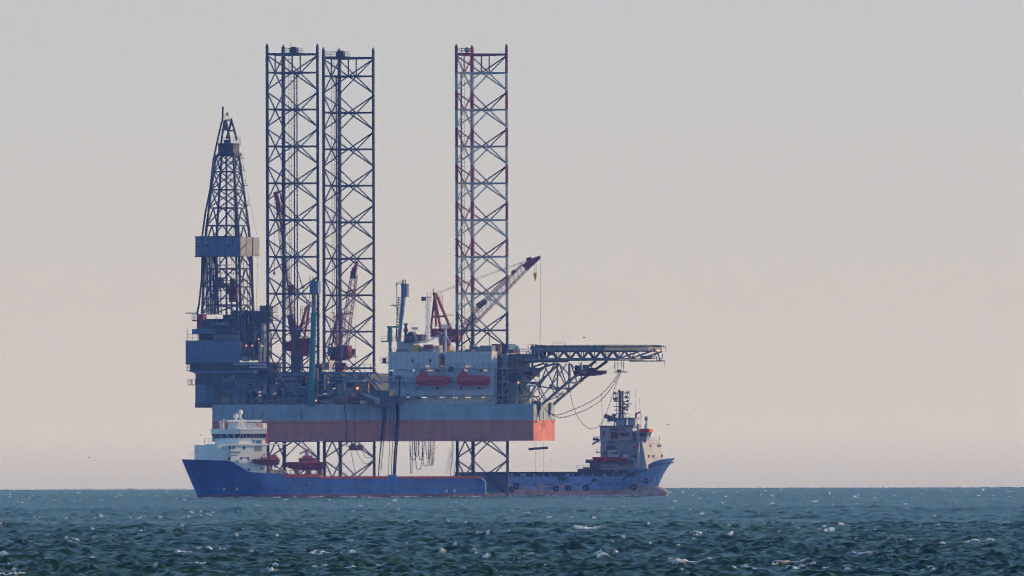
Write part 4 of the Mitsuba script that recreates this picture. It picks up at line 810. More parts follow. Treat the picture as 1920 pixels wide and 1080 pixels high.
def split_ship(F, ship, name, L0, L1, prof, half, sheer, mats, zb, n=44):
    """The plating in two strakes of paint: boot top below zb, topsides above, and the deck."""
    v, f, ss = loft(F, L0, L1, [-2.0, -.8, 0.0, zb], prof, half, sheer, n); put('boot_top', MB(F).raw(v, f), mats[1], ship, smooth=35)
    lv = [zb] + ([1.2] if zb < 1.2 else []) + [1.2 + k / 6 for k in range(1, 7)]
    v, f, ss = loft(F, L0, L1, lv, prof, half, sheer, n); put('hull', MB(F).raw(v, f), mats[0], ship, smooth=35)
    rows = len(lv); top = np.array([[v[(i * rows + rows - 1) * 2], v[(i * rows + rows - 1) * 2 + 1]] for i in range(len(ss))]); top[..., 2] -= 1.15
    d = top.reshape(-1, 3); fd = []
    for i in range(len(ss) - 1): a = i * 2; fd += [[a, a + 2, a + 3], [a, a + 3, a + 1], [a, a + 3, a + 2], [a, a + 1, a + 3]]
    put('deck', MB(F).raw(d, fd), 'deck_green', ship)

def sbox(F, ship, name, px0, py0, px1, py1, v0, v1, mat, label=None): return put(name, MB(F).pbox(px0, py0, px1, py1, v0, v1), mat, ship, label=label)
def stubes(F, ship, name, segs, r, mat, n=6):
    m = MB(F)
    for a, b in segs: m.tube(F.at(*a), F.at(*b), r, n=n)
    return put(name, m, mat, ship)
def srail(F, ship, pts, h=1.1, mat='pale_steel', r=.05, step=1.4): return put('guard_rail', MB(F).rail([F.at(*p) for p in pts], h, r, step), mat, ship)

# ---- near ship, bow to the left and a little towards the shore
Y1 = math.radians(22)
o1 = WORLD.at(640, 932, -78.0)
F1 = Frame((o1[0], -78.0, 0.0), math.pi + Y1)      # u towards its bow, v towards the shore
s1 = thing('supply_ship', 'long dark blue supply ship with a white bridge at the bow, nearest the viewer', 'ship')
HB = 9.2
uB, uS = F1.at(340.5, 861, 0)[0], F1.at(911, 920, HB)[0]
z_at = lambda py: F1.at(600, py, HB)[2]
uR1, uR0, uM = F1.at(433, 864, HB)[0], F1.at(458, 884.5, HB)[0], F1.at(535, 888, HB)[0]
def sheer1(u): return float(np.interp(u, [uS, uM - .5, uM, uR0, uR1, uB], [z_at(893.6), z_at(893.2), z_at(889), z_at(884.5), z_at(863.6), z_at(860.5) ]))
uWL = F1.at(372, 932, 0)[0]
def prof1(z): return float(np.interp(z, [-2, 0, z_at(861)], [uWL + .2, uWL, uB]))
def half1(s, z, top):
    w = np.clip((z + .5) / (top + .5), 0, 1); sb = .66 + .10 * w
    x = np.clip((s - sb) / (1 - sb), 0, 1); full = HB * (1 - x ** (1.7 + 1.6 * w)) ** (1 - .28 * w)
    return full * (1 - .12 * np.clip((.10 - s) / .1, 0, 1) * (1 - w))
split_ship(F1, s1, 'ship', uS, uB, prof1, half1, sheer1, ('ship_blue', 'boot_top'), 1.1)
e = HB + .02
for x0, x1, y0, y1 in ((534, 600, 890.2, 895), (600, 726, 893, 897.5), (744, 905, 893.6, 897)):  # red fender rail, scraped
    sbox(F1, s1, 'fender_rail', x0, y0, x1, y1, HB - .1, HB + .14, 'rail_red')
sbox(F1, s1, 'bulwark_gap', 727, 890.5, 743, 897.5, HB - .1, HB + .1, 'ship_blue')
stubes(F1, s1, 'stern_guard', [((902, 896, e), (910.5, 903, e)), ((910.5, 903, e), (910.8, 926, e))], .16, 'house_white')
sbox(F1, s1, 'rubbing_strake', 545, 913.6, 900, 914.4, HB - .1, HB + .05, 'deep_blue')
for px in (575, 604, 612): stubes(F1, s1, 'hull_scrape', [((px, 904, e), (px + 12, 926, e))], .10, 'deep_blue')
for px, py in ((421, 917), (444.5, 917), (837, 920.5), (852, 920.5), (400, 917.2), (411, 917)):                # thruster marks
    vv = max(half1((F1.at(px, py, HB)[0] - uS) / (uB - uS), 2.0, 8), 2.0) + .06
    m = MB(F1); c = F1.at(px, py, vv)
    for g in ((1, 1), (1, -1)) if px not in (400, 411) else ((.4, 0),): d = np.array([g[0] * .36, 0, g[1] * .36]); m.bar(c - d, c + d, .16, .12)
    put('thruster_mark', m, 'white_print', s1)
# the house: lower storeys, flared bridge, roof gear
NV1 = 8.1
house = key('deckhouse', s1)
a, b = F1.at(432, 834, NV1), F1.at(499.5, 888, NV1); fr = F1.at(383, 862, 0); ft = F1.at(391, 834, 0)
P = [(a[0], b[2]), (fr[0] - 4, b[2]), (fr[0] + 3.2, b[2] + 3.5), (ft[0] + 1.2, a[2]), (b[0], a[2]), (b[0], b[2])]
put('forward_storeys', MB(F1).slab([(b[0] + 9, -7.0), (fr[0] - 1.2, -7.0), (fr[0] + 1.0, -5.0), (fr[0] + 1.0, 5.0), (fr[0] - 1.2, 7.0), (b[0] + 9, 7.0)], z_at(869), a[2]), 'ship_white', house)
put('side_storeys', MB(F1).box(b[0], b[0] + 6.0, -NV1, NV1, b[2], a[2] - .02), 'ship_white', house)
put('mid_storeys', MB(F1).prism([(b[0] + 5.99, z_at(886)), (F1.at(457, 884, NV1)[0], z_at(886)), (F1.at(434, 866, NV1)[0], z_at(867)), (a[0], a[2] - .01), (b[0] + 5.99, a[2] - .01)], NV1 - 1.3, NV1 - .03), 'ship_white', house)
sbox(F1, house, 'deck_edge', 425, 832, 501, 834.8, NV1 - .3, NV1 + .5, 'ship_white'); sbox(F1, house, 'top_deck', 386, 832.5, 500, 834.4, -7.5, 7.0, 'ship_white')
srail(F1, house, [(383.5, 833, 0), (410, 833, 6.5)], 1.5); srail(F1, house, [(384, 833, 0), (384, 833, -6)], 1.5)
# bridge: flared ring with slanting panes
zb0, zb1, zt = F1.at(450, 832, 6)[2], F1.at(450, 825.5, 6)[2], F1.at(450, 806, 6)[2]
ub, uf = F1.at(497, 830, 6.6)[0], F1.at(412, 830, 0)[0]
ring = lambda g: [(ub, -6.6 - g), (uf - 3.2, -6.6 - g), (uf + g, -3.4), (uf + g, 3.4), (uf - 3.2, 6.6 + g), (ub, 6.6 + g)]
br = key('bridge', s1); labels[br] = {'label': 'white wheelhouse with a band of dark slanted windows'}
put('base', MB(F1).slab(ring(0), zb0 - .05, zb1), 'ship_white', br)
zw0, zw1 = F1.at(450, 821.5, 6)[2], F1.at(450, 813.5, 6)[2]
def ringwall(z0, g0, z1, g1, mat, name):
    r0, r1 = ring(g0), ring(g1); v = [[x, y, z0] for x, y in r0] + [[x, y, z1] for x, y in r1]; n = len(r0); f = []
    for i in range(n): j = (i + 1) % n; f += [[i, j, j + n], [i, j + n, i + n]]
    return put(name, MB(F1).raw(v, f), mat, br)
ringwall(zb1, 0, zw0, .45, 'ship_white', 'sill_band'); ringwall(zw0, .45, zw1, 1.15, 'ship_white', 'window_wall'); ringwall(zw1, 1.15, zt, 1.35, 'ship_white', 'brow')
put('roof', MB(F1).slab(ring(1.5), zt, zt + .3), 'ship_white', br)
def panes(i0, count):
    A0, B0, A1, B1 = [np.array([*ring(g)[i], z]) for g, z in ((.49, zw0 + .02), (1.19, zw1 - .02)) for i in (i0, i0 + 1)]
    for k in range(count):
        t0, t1 = (k + .07) / count, (k + .93) / count; q = [A0 + (B0 - A0) * t0, A0 + (B0 - A0) * t1, A1 + (B1 - A1) * t1, A1 + (B1 - A1) * t0]
        nrm = np.cross(q[1] - q[0], q[3] - q[0]); nrm /= np.linalg.norm(nrm); v = [x - nrm * .03 for x in q] + [x + nrm * .03 for x in q]
        put('window', MB(F1).raw(v, [[0, 2, 1], [0, 3, 2], [4, 5, 6], [4, 6, 7], [0, 1, 5], [0, 5, 4], [1, 2, 6], [1, 6, 5], [2, 3, 7], [2, 7, 6], [3, 0, 4], [3, 4, 7]]), 'glass_dark', br)
panes(4, 8); panes(3, 3); panes(2, 4); panes(1, 3)
sbox(F1, br, 'dark_vent', 479.5, 825.5, 490.5, 832, 6.65, 6.75, 'deep_blue'); sbox(F1, br, 'seat_shape', 473.5, 822.5, 476.5, 830, 6.62, 6.72, 'deep_blue')
sbox(F1, br, 'roof_house', 428, 793.5, 486, 805, -3.5, 2.5, 'ship_white'); sbox(F1, br, 'roof_beam', 424, 787.5, 488, 791.5, 1.0, 2.2, 'ship_white')
for px, py, r, sq in ((442, 780, .70, 1.25), (450.5, 773.0, .70, 1.1), (452, 791, .85, 1.05)):
    p = F1.at(px, py, 1.5); k = put('radome', MB(F1).ball(p, r, 2, (1, 1, sq)).tube(p - [0, 0, r * 2.4], p, r * .55), 'ship_white', br, smooth=40)
srail(F1, br, [(412, 805, 5), (425, 805, 6.6), (492, 805, 6.9)], 1.2, 'mid_steel'); srail(F1, br, [(424, 798, 3), (490, 798, 3)], 1.1, 'pale_steel')
for x0, y0, x1, y1, v, r in ((413, 806, 413, 790, 3, .16), (419, 806, 419, 785, 3, .2), (456, 792, 456, 772, 0, .1), (459.5, 792, 459.5, 786, 0, .16), (470, 790, 478, 770, 0, .08), (476, 792, 476, 764, 0, .07), (490, 805, 494, 776, 3, .06), (488, 806, 488, 790, 5, .1), (416, 806, 416, 794, 4, .12), (464, 792, 464, 776, 0, .06)):
    stubes(F1, br, 'aerial', [((x0, y0, v), (x1, y1, v))], r, 'ship_white' if x0 < 430 or x0 == 459.5 else 'wire')
for px, py in ((413, 791.5), (419, 787), (493, 795.5)): put('searchlight', MB(F1).ball(F1.at(px, py, 3), .38, 1), 'ship_white', br)
m = MB(F1); m.pbox(447, 791.5, 486, 792.5, 0, .3); put('antenna_yard', m, 'mid_steel', br); put('roof_monitor', MB(F1).bar(F1.at(489, 783, 2), F1.at(494, 774, 2), .25, .3).ball(F1.at(494, 775, 2), .4, 1), 'dark_steel', br)
stubes(F1, br, 'red_ladder', [((498, 831, 5), (498, 806, 5)), ((501, 832, 5), (500.5, 808, 5)), ((492, 801, 5), (499, 806, 5)), ((478, 793, 3), (488, 799, 3))], .09, 'signal_red')
sbox(F1, house, 'wall_panel', 477, 837, 491, 846.5, NV1, NV1 + .06, 'pale_steel')
for px, py in ((431.5, 839.5), (438, 839.5), (457.5, 840), (429.5, 860), (452, 860), (465.5, 860), (467, 880.5)):
    c = F1.at(px, py, NV1); put('porthole', MB(F1).box(c[0] - .26, c[0] + .26, NV1 - .1, NV1 + .05, c[2] - .42, c[2] + .42), 'glass_dark', house)
for px, py, v in ((393, 839, 4.9), (405.5, 839, 4.9), (418, 839, 7)): sbox(F1, house, 'rain_mark', px, py - 2, px + .8, py + 2, v + .1, v + .16, 'dark_steel')
def lettering(F, parent, text, px, py, v, h, flip=True):
    t = text_mesh(text, h, .06, True); q = np.array(t.vertices); c = F.at(px, py, v)
    put('lettering', MB(F).raw(np.stack([c[0] - q[:, 0], q[:, 0] * 0 + v + q[:, 2], c[2] + q[:, 1]], 1), np.array(t.faces)), 'black_print', parent)
lettering(F1, house, 'UT 755 XL', 429.5, 849.8, NV1 + .01, .50)
m = MB(F1)
for k in range(6): c = F1.at(434 + k * 2.1, 853.8, NV1); m.box(c[0] - .11, c[0] + .11, NV1, NV1 + .05, c[2] - .10, c[2] + .10)
put('name_line', m, 'black_print', house); stuff(f'{house}__name_line', 'second line of lettering too small to read')
put('deck_light_rail', MB(F1).tube(F1.at(453, 858, NV1 + .1), F1.at(467, 858, NV1 + .1), .08), 'dark_steel', house)
sbox(F1, house, 'winch_cover', 446, 862, 456, 868, NV1 + .02, NV1 + 1.0, 'ship_white'); put('life_ring', MB(F1).lathe(F1.at(461, 881.5, NV1 + .12), [(.34, -.06), (.46, 0), (.34, .06), (.24, 0), (.34, -.06)], 12, 'v'), 'signal_red', house)
for x0, y0, x1, y1, v in ((450, 877, 456, 885, NV1 + .05), (488, 876, 495, 881, NV1 + .05)): sbox(F1, house, 'side_fitting', x0, y0, x1, y1, v, v + .3, 'pale_steel')
srail(F1, s1, [(500, 888, 8.5), (536, 888.5, 8.8)], 1.2, 'pale_steel'); srail(F1, s1, [(536, 892.5, 8.8), (610, 893, 8.8)], 1.6, 'rail_red', .09)
sbox(F1, s1, 'bow_bulwark_mark', 350, 861.6, 357, 863.4, 1.4, 1.5, 'white_print')
stubes(F1, s1, 'forestay', [((355, 853, 0), (385, 838, 0))], .04, 'wire'); srail(F1, s1, [(610, 893, 8.8), (620, 893, 8.8)], 1.3, 'pale_steel')
for px in (507, 513, 520, 528): sbox(F1, s1, 'deck_reel', px - 2, 881, px + 2, 888, 3, 6, 'pale_steel')
stubes(F1, s1, 'rescue_davit', [((506, 884, 7), (512, 867, 7.5)), ((512, 867, 7.5), (516, 877, 7.5))], .25, 'crane_red')
m = MB(F1)
for k in range(10): p = F1.at(560 + k * 34, 895, -2); m.tube(p - [0, 0, 1.5], p + [0, 0, .3], .12)
sbox(F1, s1, 'cargo_rail', 540, 889, 606, 890.5, -8, -7.6, 'rail_red')

def small_boat(F, px0, px1, py0, py1, v, hullmat, label, cat, cabin=True, bow=1, name='rescue_boat', mast=True):
    """A rescue craft: pointed vee hull, gunwale tube, wheelhouse, mast."""
    k = thing(name, label, cat); a, b = F.at(px0, py1, v), F.at(px1, py1, v); u0, u1 = sorted((a[0], b[0])); L = u1 - u0
    zk = a[2]; H = (F.at(px0, py0, v)[2] - zk); hb = L * .15; S = np.linspace(0, 1, 9); vv, ff = [], []
    for s in S:
        x = u0 + L * (s if bow > 0 else 1 - s); w = hb * (1 - max(0, (s - .45) / .55) ** 2.2); rise = H * .45 * max(0, (s - .6) / .4) ** 1.6
        vv += [[x, v - w, zk + H], [x, v - w * .8, zk + H * .5 + rise * .6], [x, v, zk + rise], [x, v + w * .8, zk + H * .5 + rise * .6], [x, v + w, zk + H]]
    for i in range(8):
        for j in range(4): p = i * 5 + j; ff += [[p, p + 5, p + 6], [p, p + 6, p + 1], [p, p + 6, p + 5], [p, p + 1, p + 6]]
        p = i * 5; ff += [[p, p + 4, p + 9], [p, p + 9, p + 5], [p, p + 9, p + 4], [p, p + 5, p + 9]]
    ff += [[0, 1, 2], [0, 2, 3], [0, 3, 4], [0, 2, 1], [0, 3, 2], [0, 4, 3]]
    put('hull', MB(F).raw(vv, ff), hullmat, k)
    m = MB(F)
    for i in range(8):
        for j in (0, 4): m.tube(vv[i * 5 + j], vv[(i + 1) * 5 + j], .17)
    put('gunwale', m, 'boat_orange' if hullmat != 'crane_red' else 'crane_red', k)
    return k, u0, L, zk + H
# red boats carried by the near ship
k, u0, L, zt_ = small_boat(F1, 536, 604, 867.5, 882, 4.0, 'crane_red', 'red workboat carried high on the near ship, just left of its low cargo deck', 'boat', bow=1)
put('cradle', MB(F1).pbox(552, 880, 556, 891, 3, 5).pbox(573, 881, 579, 891, 3, 5).pbox(598, 872, 601.5, 892, 3.4, 4.6), 'dark_steel', k)
c = F1.at(574, 868, 4); put('wheelhouse', MB(F1).pbox(560, 858.5, 590, 868, 2.8, 5.2).pbox(567, 854, 582, 858.5, 3.2, 4.8), 'crane_red', k)
for px in (564, 570, 577, 583): put('window', MB(F1).pbox(px, 860, px + 4, 863.5, 5.2, 5.28), 'glass_dark', k)
put('mast', MB(F1).tube(F1.at(573, 856, 4), F1.at(575, 842, 4), .35).tube(F1.at(562, 851, 4), F1.at(571, 846, 4), .25).ball(F1.at(576, 852, 4), .55, 1).tube(F1.at(584, 858, 4), F1.at(585, 849, 4), .12), 'pale_steel', k); put('mast_wrap', MB(F1).pbox(571, 842.5, 577.5, 848, 3.6, 4.4), 'rust_brown', k)
k, u0, L, zt_ = small_boat(F1, 473, 522, 862, 872, 9.6, 'crane_red', 'red rescue boat slung against the white house of the near ship', 'boat', bow=1)
put('cover', MB(F1).pbox(489, 858, 501, 864, 8.7, 10.4).pbox(503, 853, 514, 866, 8.6, 10.6), 'crane_red', k); put('engine', MB(F1).pbox(515, 857, 520, 865, 9, 10), 'rust_brown', k)
put('sling', MB(F1).tube(F1.at(487, 862, 9.6), F1.at(496, 851, 9.4), .12).tube(F1.at(497, 862, 9.6), F1.at(497, 850, 9.4), .1), 'signal_red', k)

# ---- far ship, bow to the right and towards the shore
Y2 = math.radians(24)
o2 = WORLD.at(1060, 929, 46.0)
F2 = Frame((o2[0], 46.0, 0.0), -Y2)                # u towards its bow, v away from the shore
s2 = thing('supply_ship', 'blue supply ship with a pale house and dark mast, right of the rig', 'ship')
HB2 = 8.0; NV2 = -HB2
uB2, uS2 = F2.at(1266, 858.5, 0)[0], F2.at(853, 915, NV2)[0]
z2 = lambda py, px=1060: F2.at(px, py, NV2)[2]
uf0 = F2.at(1185, 881, NV2)[0]
def sheer2(u): return float(np.interp(u, [uS2, uf0, uf0 + .6, uB2 - 5.2, uB2 - 3.2, uB2], [z2(893.5), z2(893.5), z2(880), z2(877.5), z2(863), z2(859)]))
uW2 = F2.at(1226, 926, 0)[0]
def prof2(z): return float(np.interp(z, [-2, 0, z2(890), z2(858)], [uW2 - 1.0, uW2, F2.at(1243, 893, 0)[0], uB2]))
def half2(s, z, top):
    w = np.clip((z + .5) / (top + .5), 0, 1); sb = .60 + .16 * w
    x = np.clip((s - sb) / (1 - sb), 0, 1); return HB2 * (1 - x ** (1.6 + 1.3 * w)) ** (1 - .2 * w)
split_ship(F2, s2, 'ship', uS2, uB2, prof2, half2, sheer2, ('ship_blue_pale', 'boot_top_pale'), 1.75)
p = F2.at(1238, 921.5, 0); m = MB(F2).lathe(p - [5.2, 0, .4], [(2.0, 0), (2.0, 3.5), (1.7, 5.4), (1.0, 7.0), (.4, 7.7), (0, 7.9)], 14, 'u'); put('bulbous_bow', m, 'boot_top_pale', s2, smooth=50)
sbox(F2, s2, 'cargo_rail_top', 853, 885.2, 1192, 887.6, NV2 + .05, NV2 + .5, 'dark_steel'); sbox(F2, s2, 'far_cargo_rail', 860, 885.4, 1192, 890, 7.4, 7.9, 'dark_steel'); sbox(F2, s2, 'cargo_rail_inner', 862, 887.7, 1190, 893.6, NV2 + 1.2, NV2 + 1.5, 'deep_blue')
stubes(F2, s2, 'rail_end', [((853, 893, NV2), (856, 887.5, NV2)), ((856, 887.5, NV2), (862, 886, NV2))], .28, 'dark_steel')
for px in (958, 975, 983, 1000, 1018, 1030, 1060, 1072, 1092, 1110, 1130, 1148, 1168): sbox(F2, s2, 'rail_stay', px, 887.6, px + (7 if px in (975, 1060, 1130) else 2.2), 894, NV2 - .05, NV2 + .3, 'ship_blue_pale')
sbox(F2, s2, 'stern_gate', 862, 897, 948, 924, NV2 - .06, NV2 + .05, 'deep_blue'); m = MB(F2)
put('rail_recess', MB(F2).prism([(F2.at(x, y, NV2)[0], F2.at(x, y, NV2)[2]) for x, y in ((1042, 894), (1047, 901), (1060, 901.5), (1065, 894))], NV2 - .10, NV2 + .1), 'deep_blue', s2); sbox(F2, s2, 'hull_port', 1110, 897, 1118, 904, NV2 - .08, NV2 + .1, 'glass_dark'); sbox(F2, s2, 'hull_port', 1121, 899.5, 1123, 902.5, NV2 - .08, NV2 + .1, 'dark_steel')
for x0, x1 in ((981, 990), (998, 1006), (1020, 1040), (1046, 1056), (1072, 1090), (1096, 1110), (1121, 1136), (1140, 1150), (1155, 1164), (1168, 1182)): sbox(F2, s2, 'freeing_port', x0, 907, x1, 908.4, NV2 - .07, NV2 + .1, 'dark_steel')
for i, (px, py, r) in enumerate(((968, 911, .9), (959.5, 918, .8), (1043, 916, .85), (1065, 915.5, .9), (1098.5, 915, .9), (1187.5, 914, .9), (1211.5, 901.5, .85))):
    s_ = (F2.at(px, py, NV2)[0] - uS2) / (uB2 - uS2); vv = -half2(s_, 2.5, 5.3) - .15
    k = tag_k = put('tyre_fender', MB(F2).lathe(F2.at(px, py, vv), [(r * .5, -.2), (r * .62, -.3), (r * .95, -.28), (r, 0), (r * .95, .28), (r * .62, .3), (r * .5, .2), (r * .5, -.2)], 14, 'v'), 'rubber', smooth=50)
    tag(k, ('black tyre fender nearest the stern on the hull of the ship behind the rig', 'low tyre fender half hidden by the bow leg at the far ship stern', 'black tyre fender on the far ship, third from its stern', 'black tyre fender on the far ship, beside the notch in its rail', 'black tyre fender on the far ship, below the square hull port', 'black tyre fender on the far ship, low under its house', 'black tyre fender high on the flare of the far ship, nearest its bow')[i], 'tyre', 'tyre fenders along the far ship')
# house
h2 = key('deckhouse', s2); NH = -6.6
sbox(F2, h2, 'side_wall', 1126, 826, 1200, 881, NH, 6.6, 'ship_grey'); sbox(F2, h2, 'aft_house', 1126, 848, 1132, 880, NH - .2, NH + .1, 'pale_steel')
c0, c1_ = F2.at(1200, 880, NH), F2.at(1200, 829, NH); cf = F2.at(1243, 862, 5.5); cu = F2.at(1236, 829, 5.5)
put('front_house', MB(F2).prism([(c0[0] + .003, c0[2]), (c0[0] + 2.0, c0[2]), (c0[0] + .5, c1_[2]), (c0[0] + .003, c1_[2])], NH + .4, 6.2), 'ship_grey', h2)
sbox(F2, h2, 'front_deck', 1190, 826.5, 1204, 829, NH + .2, 6.4, 'white_paint')
for px, py in ((1201, 836), (1218, 836), (1232.5, 836), (1237, 836), (1214, 855.5), (1222.5, 855.5), (1239, 855)):
    up = c0[0] + .5 + (py - 829) / 51 * 1.5; vv = NH + .4 if px < 1203 else NH + .4 + (px - 1203 - (py - 829) * .12) * .37
    k = key('window', h2)
    if px > 1203:
        q = F2.at(px, py, vv); zz = q[2]; scene[k] = mikit.ply(MB(F2).box(up, up + .18, vv - .4, vv + .4, zz - .35, zz + .35).mesh(), 'glass_dark')
    else: scene[k] = mikit.ply(MB(F2).pbox(px - 1, py - 2, px + 1, py + 2, vv - .1, vv + .1).mesh(), 'glass_dark')
for px, py, w, h, mt in ((1188, 838, 4, 5, 'signal_red'), (1190, 855, 7, 6, 'deep_blue'), (1134, 849, 3, 5, 'deep_blue'), (1160, 858, 10, 8, 'dark_steel'), (1178, 846, 20, 2, 'mid_steel'), (1186, 848.5, 10, 1.5, 'house_white'), (1150, 843, 14, 2, 'mid_steel'), (1140, 862, 20, 10, 'dark_steel'), (1172, 868, 26, 10, 'mid_steel'), (1196, 834, 3, 6, 'rust_brown'), (1146, 829, 18, 2, 'mid_steel'), (1176, 826, 30, 1.6, 'mid_steel')): sbox(F2, h2, 'side_fitting', px - w / 2, py - h / 2, px + w / 2, py + h / 2, NH - .7, NH - .003, mt)
stubes(F2, h2, 'stair', [((1164, 846, NH - .8), (1178, 831, NH - .8)), ((1166, 848, NH - .8), (1180, 833, NH - .8))], .12, 'pale_steel'); stubes(F2, h2, 'corner_pipe', [((1196.5, 880, NH - .3), (1196.5, 795, NH - .3))], .42, 'ship_grey', 8)
# wheelhouse
wh = key('wheelhouse', s2)
sbox(F2, wh, 'body', 1125, 801, 1186, 826.5, -6.4, -1.5, 'ship_grey'); sbox(F2, wh, 'roof', 1124, 798, 1188, 801.5, -6.6, -1.3, 'mid_steel'); sbox(F2, wh, 'fore_body', 1186, 808, 1212, 826.4, -6.2, -4.2, 'ship_grey')
for x0, x1, y0, y1 in ((1145, 1152, 810, 823), (1153, 1160, 810, 823), (1163, 1171, 810.5, 818), (1172.5, 1180, 810.5, 818), (1130, 1133, 809, 817), (1186, 1191, 811, 823)): sbox(F2, wh, 'window', x0, y0, x1, y1, -6.5, -6.3, 'glass_dark')
for x0, x1 in ((1145, 1160), (1163, 1173)): sbox(F2, wh, 'awning_pane', x0, 803.5, x1, 807, -6.5, -6.3, 'glass_dark')
fu = F2.at(1212, 812, -6.2)[0]
za, zb_ = F2.at(1216, 819, -6)[2], F2.at(1216, 811, -6)[2]
put('front_window_wall', MB(F2).prism([(fu, za - 1), (fu + .35, za), (fu + .9, zb_), (fu, zb_ + .3)], -6.2, -4.2), 'house_white', wh)
for kx in range(1):
    v0 = -5.95; q = [[fu + .40, v0, za + .05], [fu + .40, v0 + 1.4, za + .05], [fu + .91, v0 + 1.4, zb_ - .05], [fu + .91, v0, zb_ - .05]]; put('window', MB(F2).raw(q + [[x - .1, y, z] for x, y, z in q], [[0, 1, 2], [0, 2, 3], [4, 6, 5], [4, 7, 6]]), 'glass_dark', wh)
for x0, x1 in ((1198, 1202.5), (1203.5, 1207.5), (1208.5, 1212)): sbox(F2, wh, 'side_window', x0, 811, x1, 818.5, -6.32, -6.18, 'glass_dark')
put('red_brow', MB(F2).prism([(F2.at(1198, 803, -6.4)[0], zb_ + .1), (fu + 1.2, zb_ + .1), (fu + .9, zb_ + 1.0), (F2.at(1198, 803, -6.4)[0], zb_ + 1.15)], -6.5, -4.0), 'signal_red', wh)
sbox(F2, wh, 'wing_console', 1207, 823, 1211, 829, -6.6, -6.3, 'deep_blue')
srail(F2, wh, [(1217, 828, NH + .4), (1236, 827.5, 0), (1237, 827, 4)], 1.25, 'pale_steel'); srail(F2, wh, [(1128, 798, -6.4), (1146, 798, -6.4)], 1.3, 'pale_steel'); srail(F2, wh, [(1180, 786, -4), (1203, 786, -4)], 1.2, 'dark_steel'); srail(F2, wh, [(1150, 786, -3), (1180, 786, -3)], 1.2, 'dark_steel')
for x0, x1 in ((1155, 1170), (1178, 1191)): sbox(F2, wh, 'roof_block', x0, 785, x1, 799, -4, -2, 'ship_grey')
sbox(F2, wh, 'roof_deck', 1146, 783.5, 1188, 786.5, -4.6, -.5, 'mid_steel')
stubes(F2, wh, 'roof_post', [((x, 799, -4), (x, 786, -4)) for x in (1152, 1174, 1178)], .18, 'ship_grey'); sbox(F2, wh, 'roof_lockers', 1170, 797, 1180, 800, -5, -4, 'dark_steel')
mn = key('fire_monitor', s2); put('barrel', MB(F2).bar(F2.at(1158, 789, -3), F2.at(1134, 779.5, -3), 1.0, 1.1).bar(F2.at(1150, 786, -3), F2.at(1140, 789, -3), .8, .7), 'dark_steel', mn); put('head', MB(F2).lathe(F2.at(1152, 779.5, -3), [(0, -1.2), (.35, -1.1), (.3, -.2), (.75, .1), (.7, .45), (.2, .6), (0, .6)], 10), 'dark_steel', mn)
put('monitor', MB(F2).bar(F2.at(1192, 776, -3), F2.at(1201, 772.5, -3), .35, .4).tube(F2.at(1192.5, 784, -3), F2.at(1192.5, 775, -3), .3), 'crane_red', mn)
put('radome', MB(F2).ball(F2.at(1212, 785, 2), .62, 2, (1, 1, 1.15)).tube(F2.at(1212, 808, 2), F2.at(1212, 788, 2), .32).tube(F2.at(1210, 800, 2), F2.at(1214, 800, 2), .8), 'ship_grey', s2, smooth=40)
m2 = key('mast', s2); labels[m2] = {'label': 'dark mast crowded with aerials and radar bars'}
for x in (1163.2, 1167.8): stubes(F2, m2, 'pole', [((x, 786, 0), (x - .3, 733, 0))], .40 if x < 1165 else .26, 'dark_steel')
for y, x0, x1 in ((737, 1150, 1178), (746, 1149, 1180), (753, 1151, 1178), (762, 1151, 1181), (769, 1152, 1176), (775, 1156, 1178)): stubes(F2, m2, 'yard', [((x0, y, 0), (x1, y, 0))], .11, 'dark_steel')
for x in (1150, 1154, 1158, 1173, 1177, 1180): stubes(F2, m2, 'aerial', [((x, 748 + (x % 3) * 2, 0), (x, 731 + (x % 4) * 2, 0))], .07, 'wire')
for x in (1155.5, 1159.5): stubes(F2, m2, 'stay', [((x, 786, 0), (x, 738, 0))], .08, 'wire')
for x, y in ((1152, 749), (1174, 744), (1177, 736), (1177, 752), (1153, 737), (1161, 733), (1176, 768), (1170, 757)): put('lantern', MB(F2).ball(F2.at(x, y, 0), .38, 1), 'dark_steel', m2)
for x0, x1, y in ((1168, 1183, 757.5), (1164, 1177, 764)): put('radar_bar', MB(F2).pbox(x0, y - .8, x1, y + .8, -.3, .3).pbox((x0 + x1) / 2 - 1.5, y, (x0 + x1) / 2 + 1.5, y + 4, -.3, .3), 'dark_steel', m2)
put('lookout', MB(F2).pbox(1151, 746.5, 1156, 751.5, -.5, .5), 'deep_blue', m2)
stubes(F2, m2, 'ladder', [((1159, 786, -.8), (1165, 762, -.5)), ((1170, 786, .5), (1164, 770, .3)), ((1175, 786, 0), (1170, 772, 0))], .13, 'dark_steel')
for x, y0, y1 in ((1128, 798, 738), (1191, 786, 728), (1199.5, 800, 748)): stubes(F2, s2, 'whip_aerial', [((x + 1.5, y0, -4), (x, y1, -4))], .045, 'wire', 4)
put('aft_platform', MB(F2).pbox(1112, 824, 1126, 826, -5.5, -3.5).pbox(1113, 828, 1124, 829.5, -5.4, -3.4).bar(F2.at(1111, 833, -4.5), F2.at(1122, 826, -4.5), .3, .4).pbox(1117, 847, 1127, 849, -6, -4), 'dark_steel', s2); srail(F2, s2, [(1113, 824, -5.5), (1126, 824, -5.5)], .9, 'dark_steel', .08); srail(F2, s2, [(1118, 847, -6), (1126, 847, -6)], 1.3, 'pale_steel')
for x, y in ((1114, 823.5), (1119, 822.5), (1122, 825)): put('deck_floodlight', MB(F2).ball(F2.at(x, y, -4.5), .42, 1), 'dark_steel', s2)
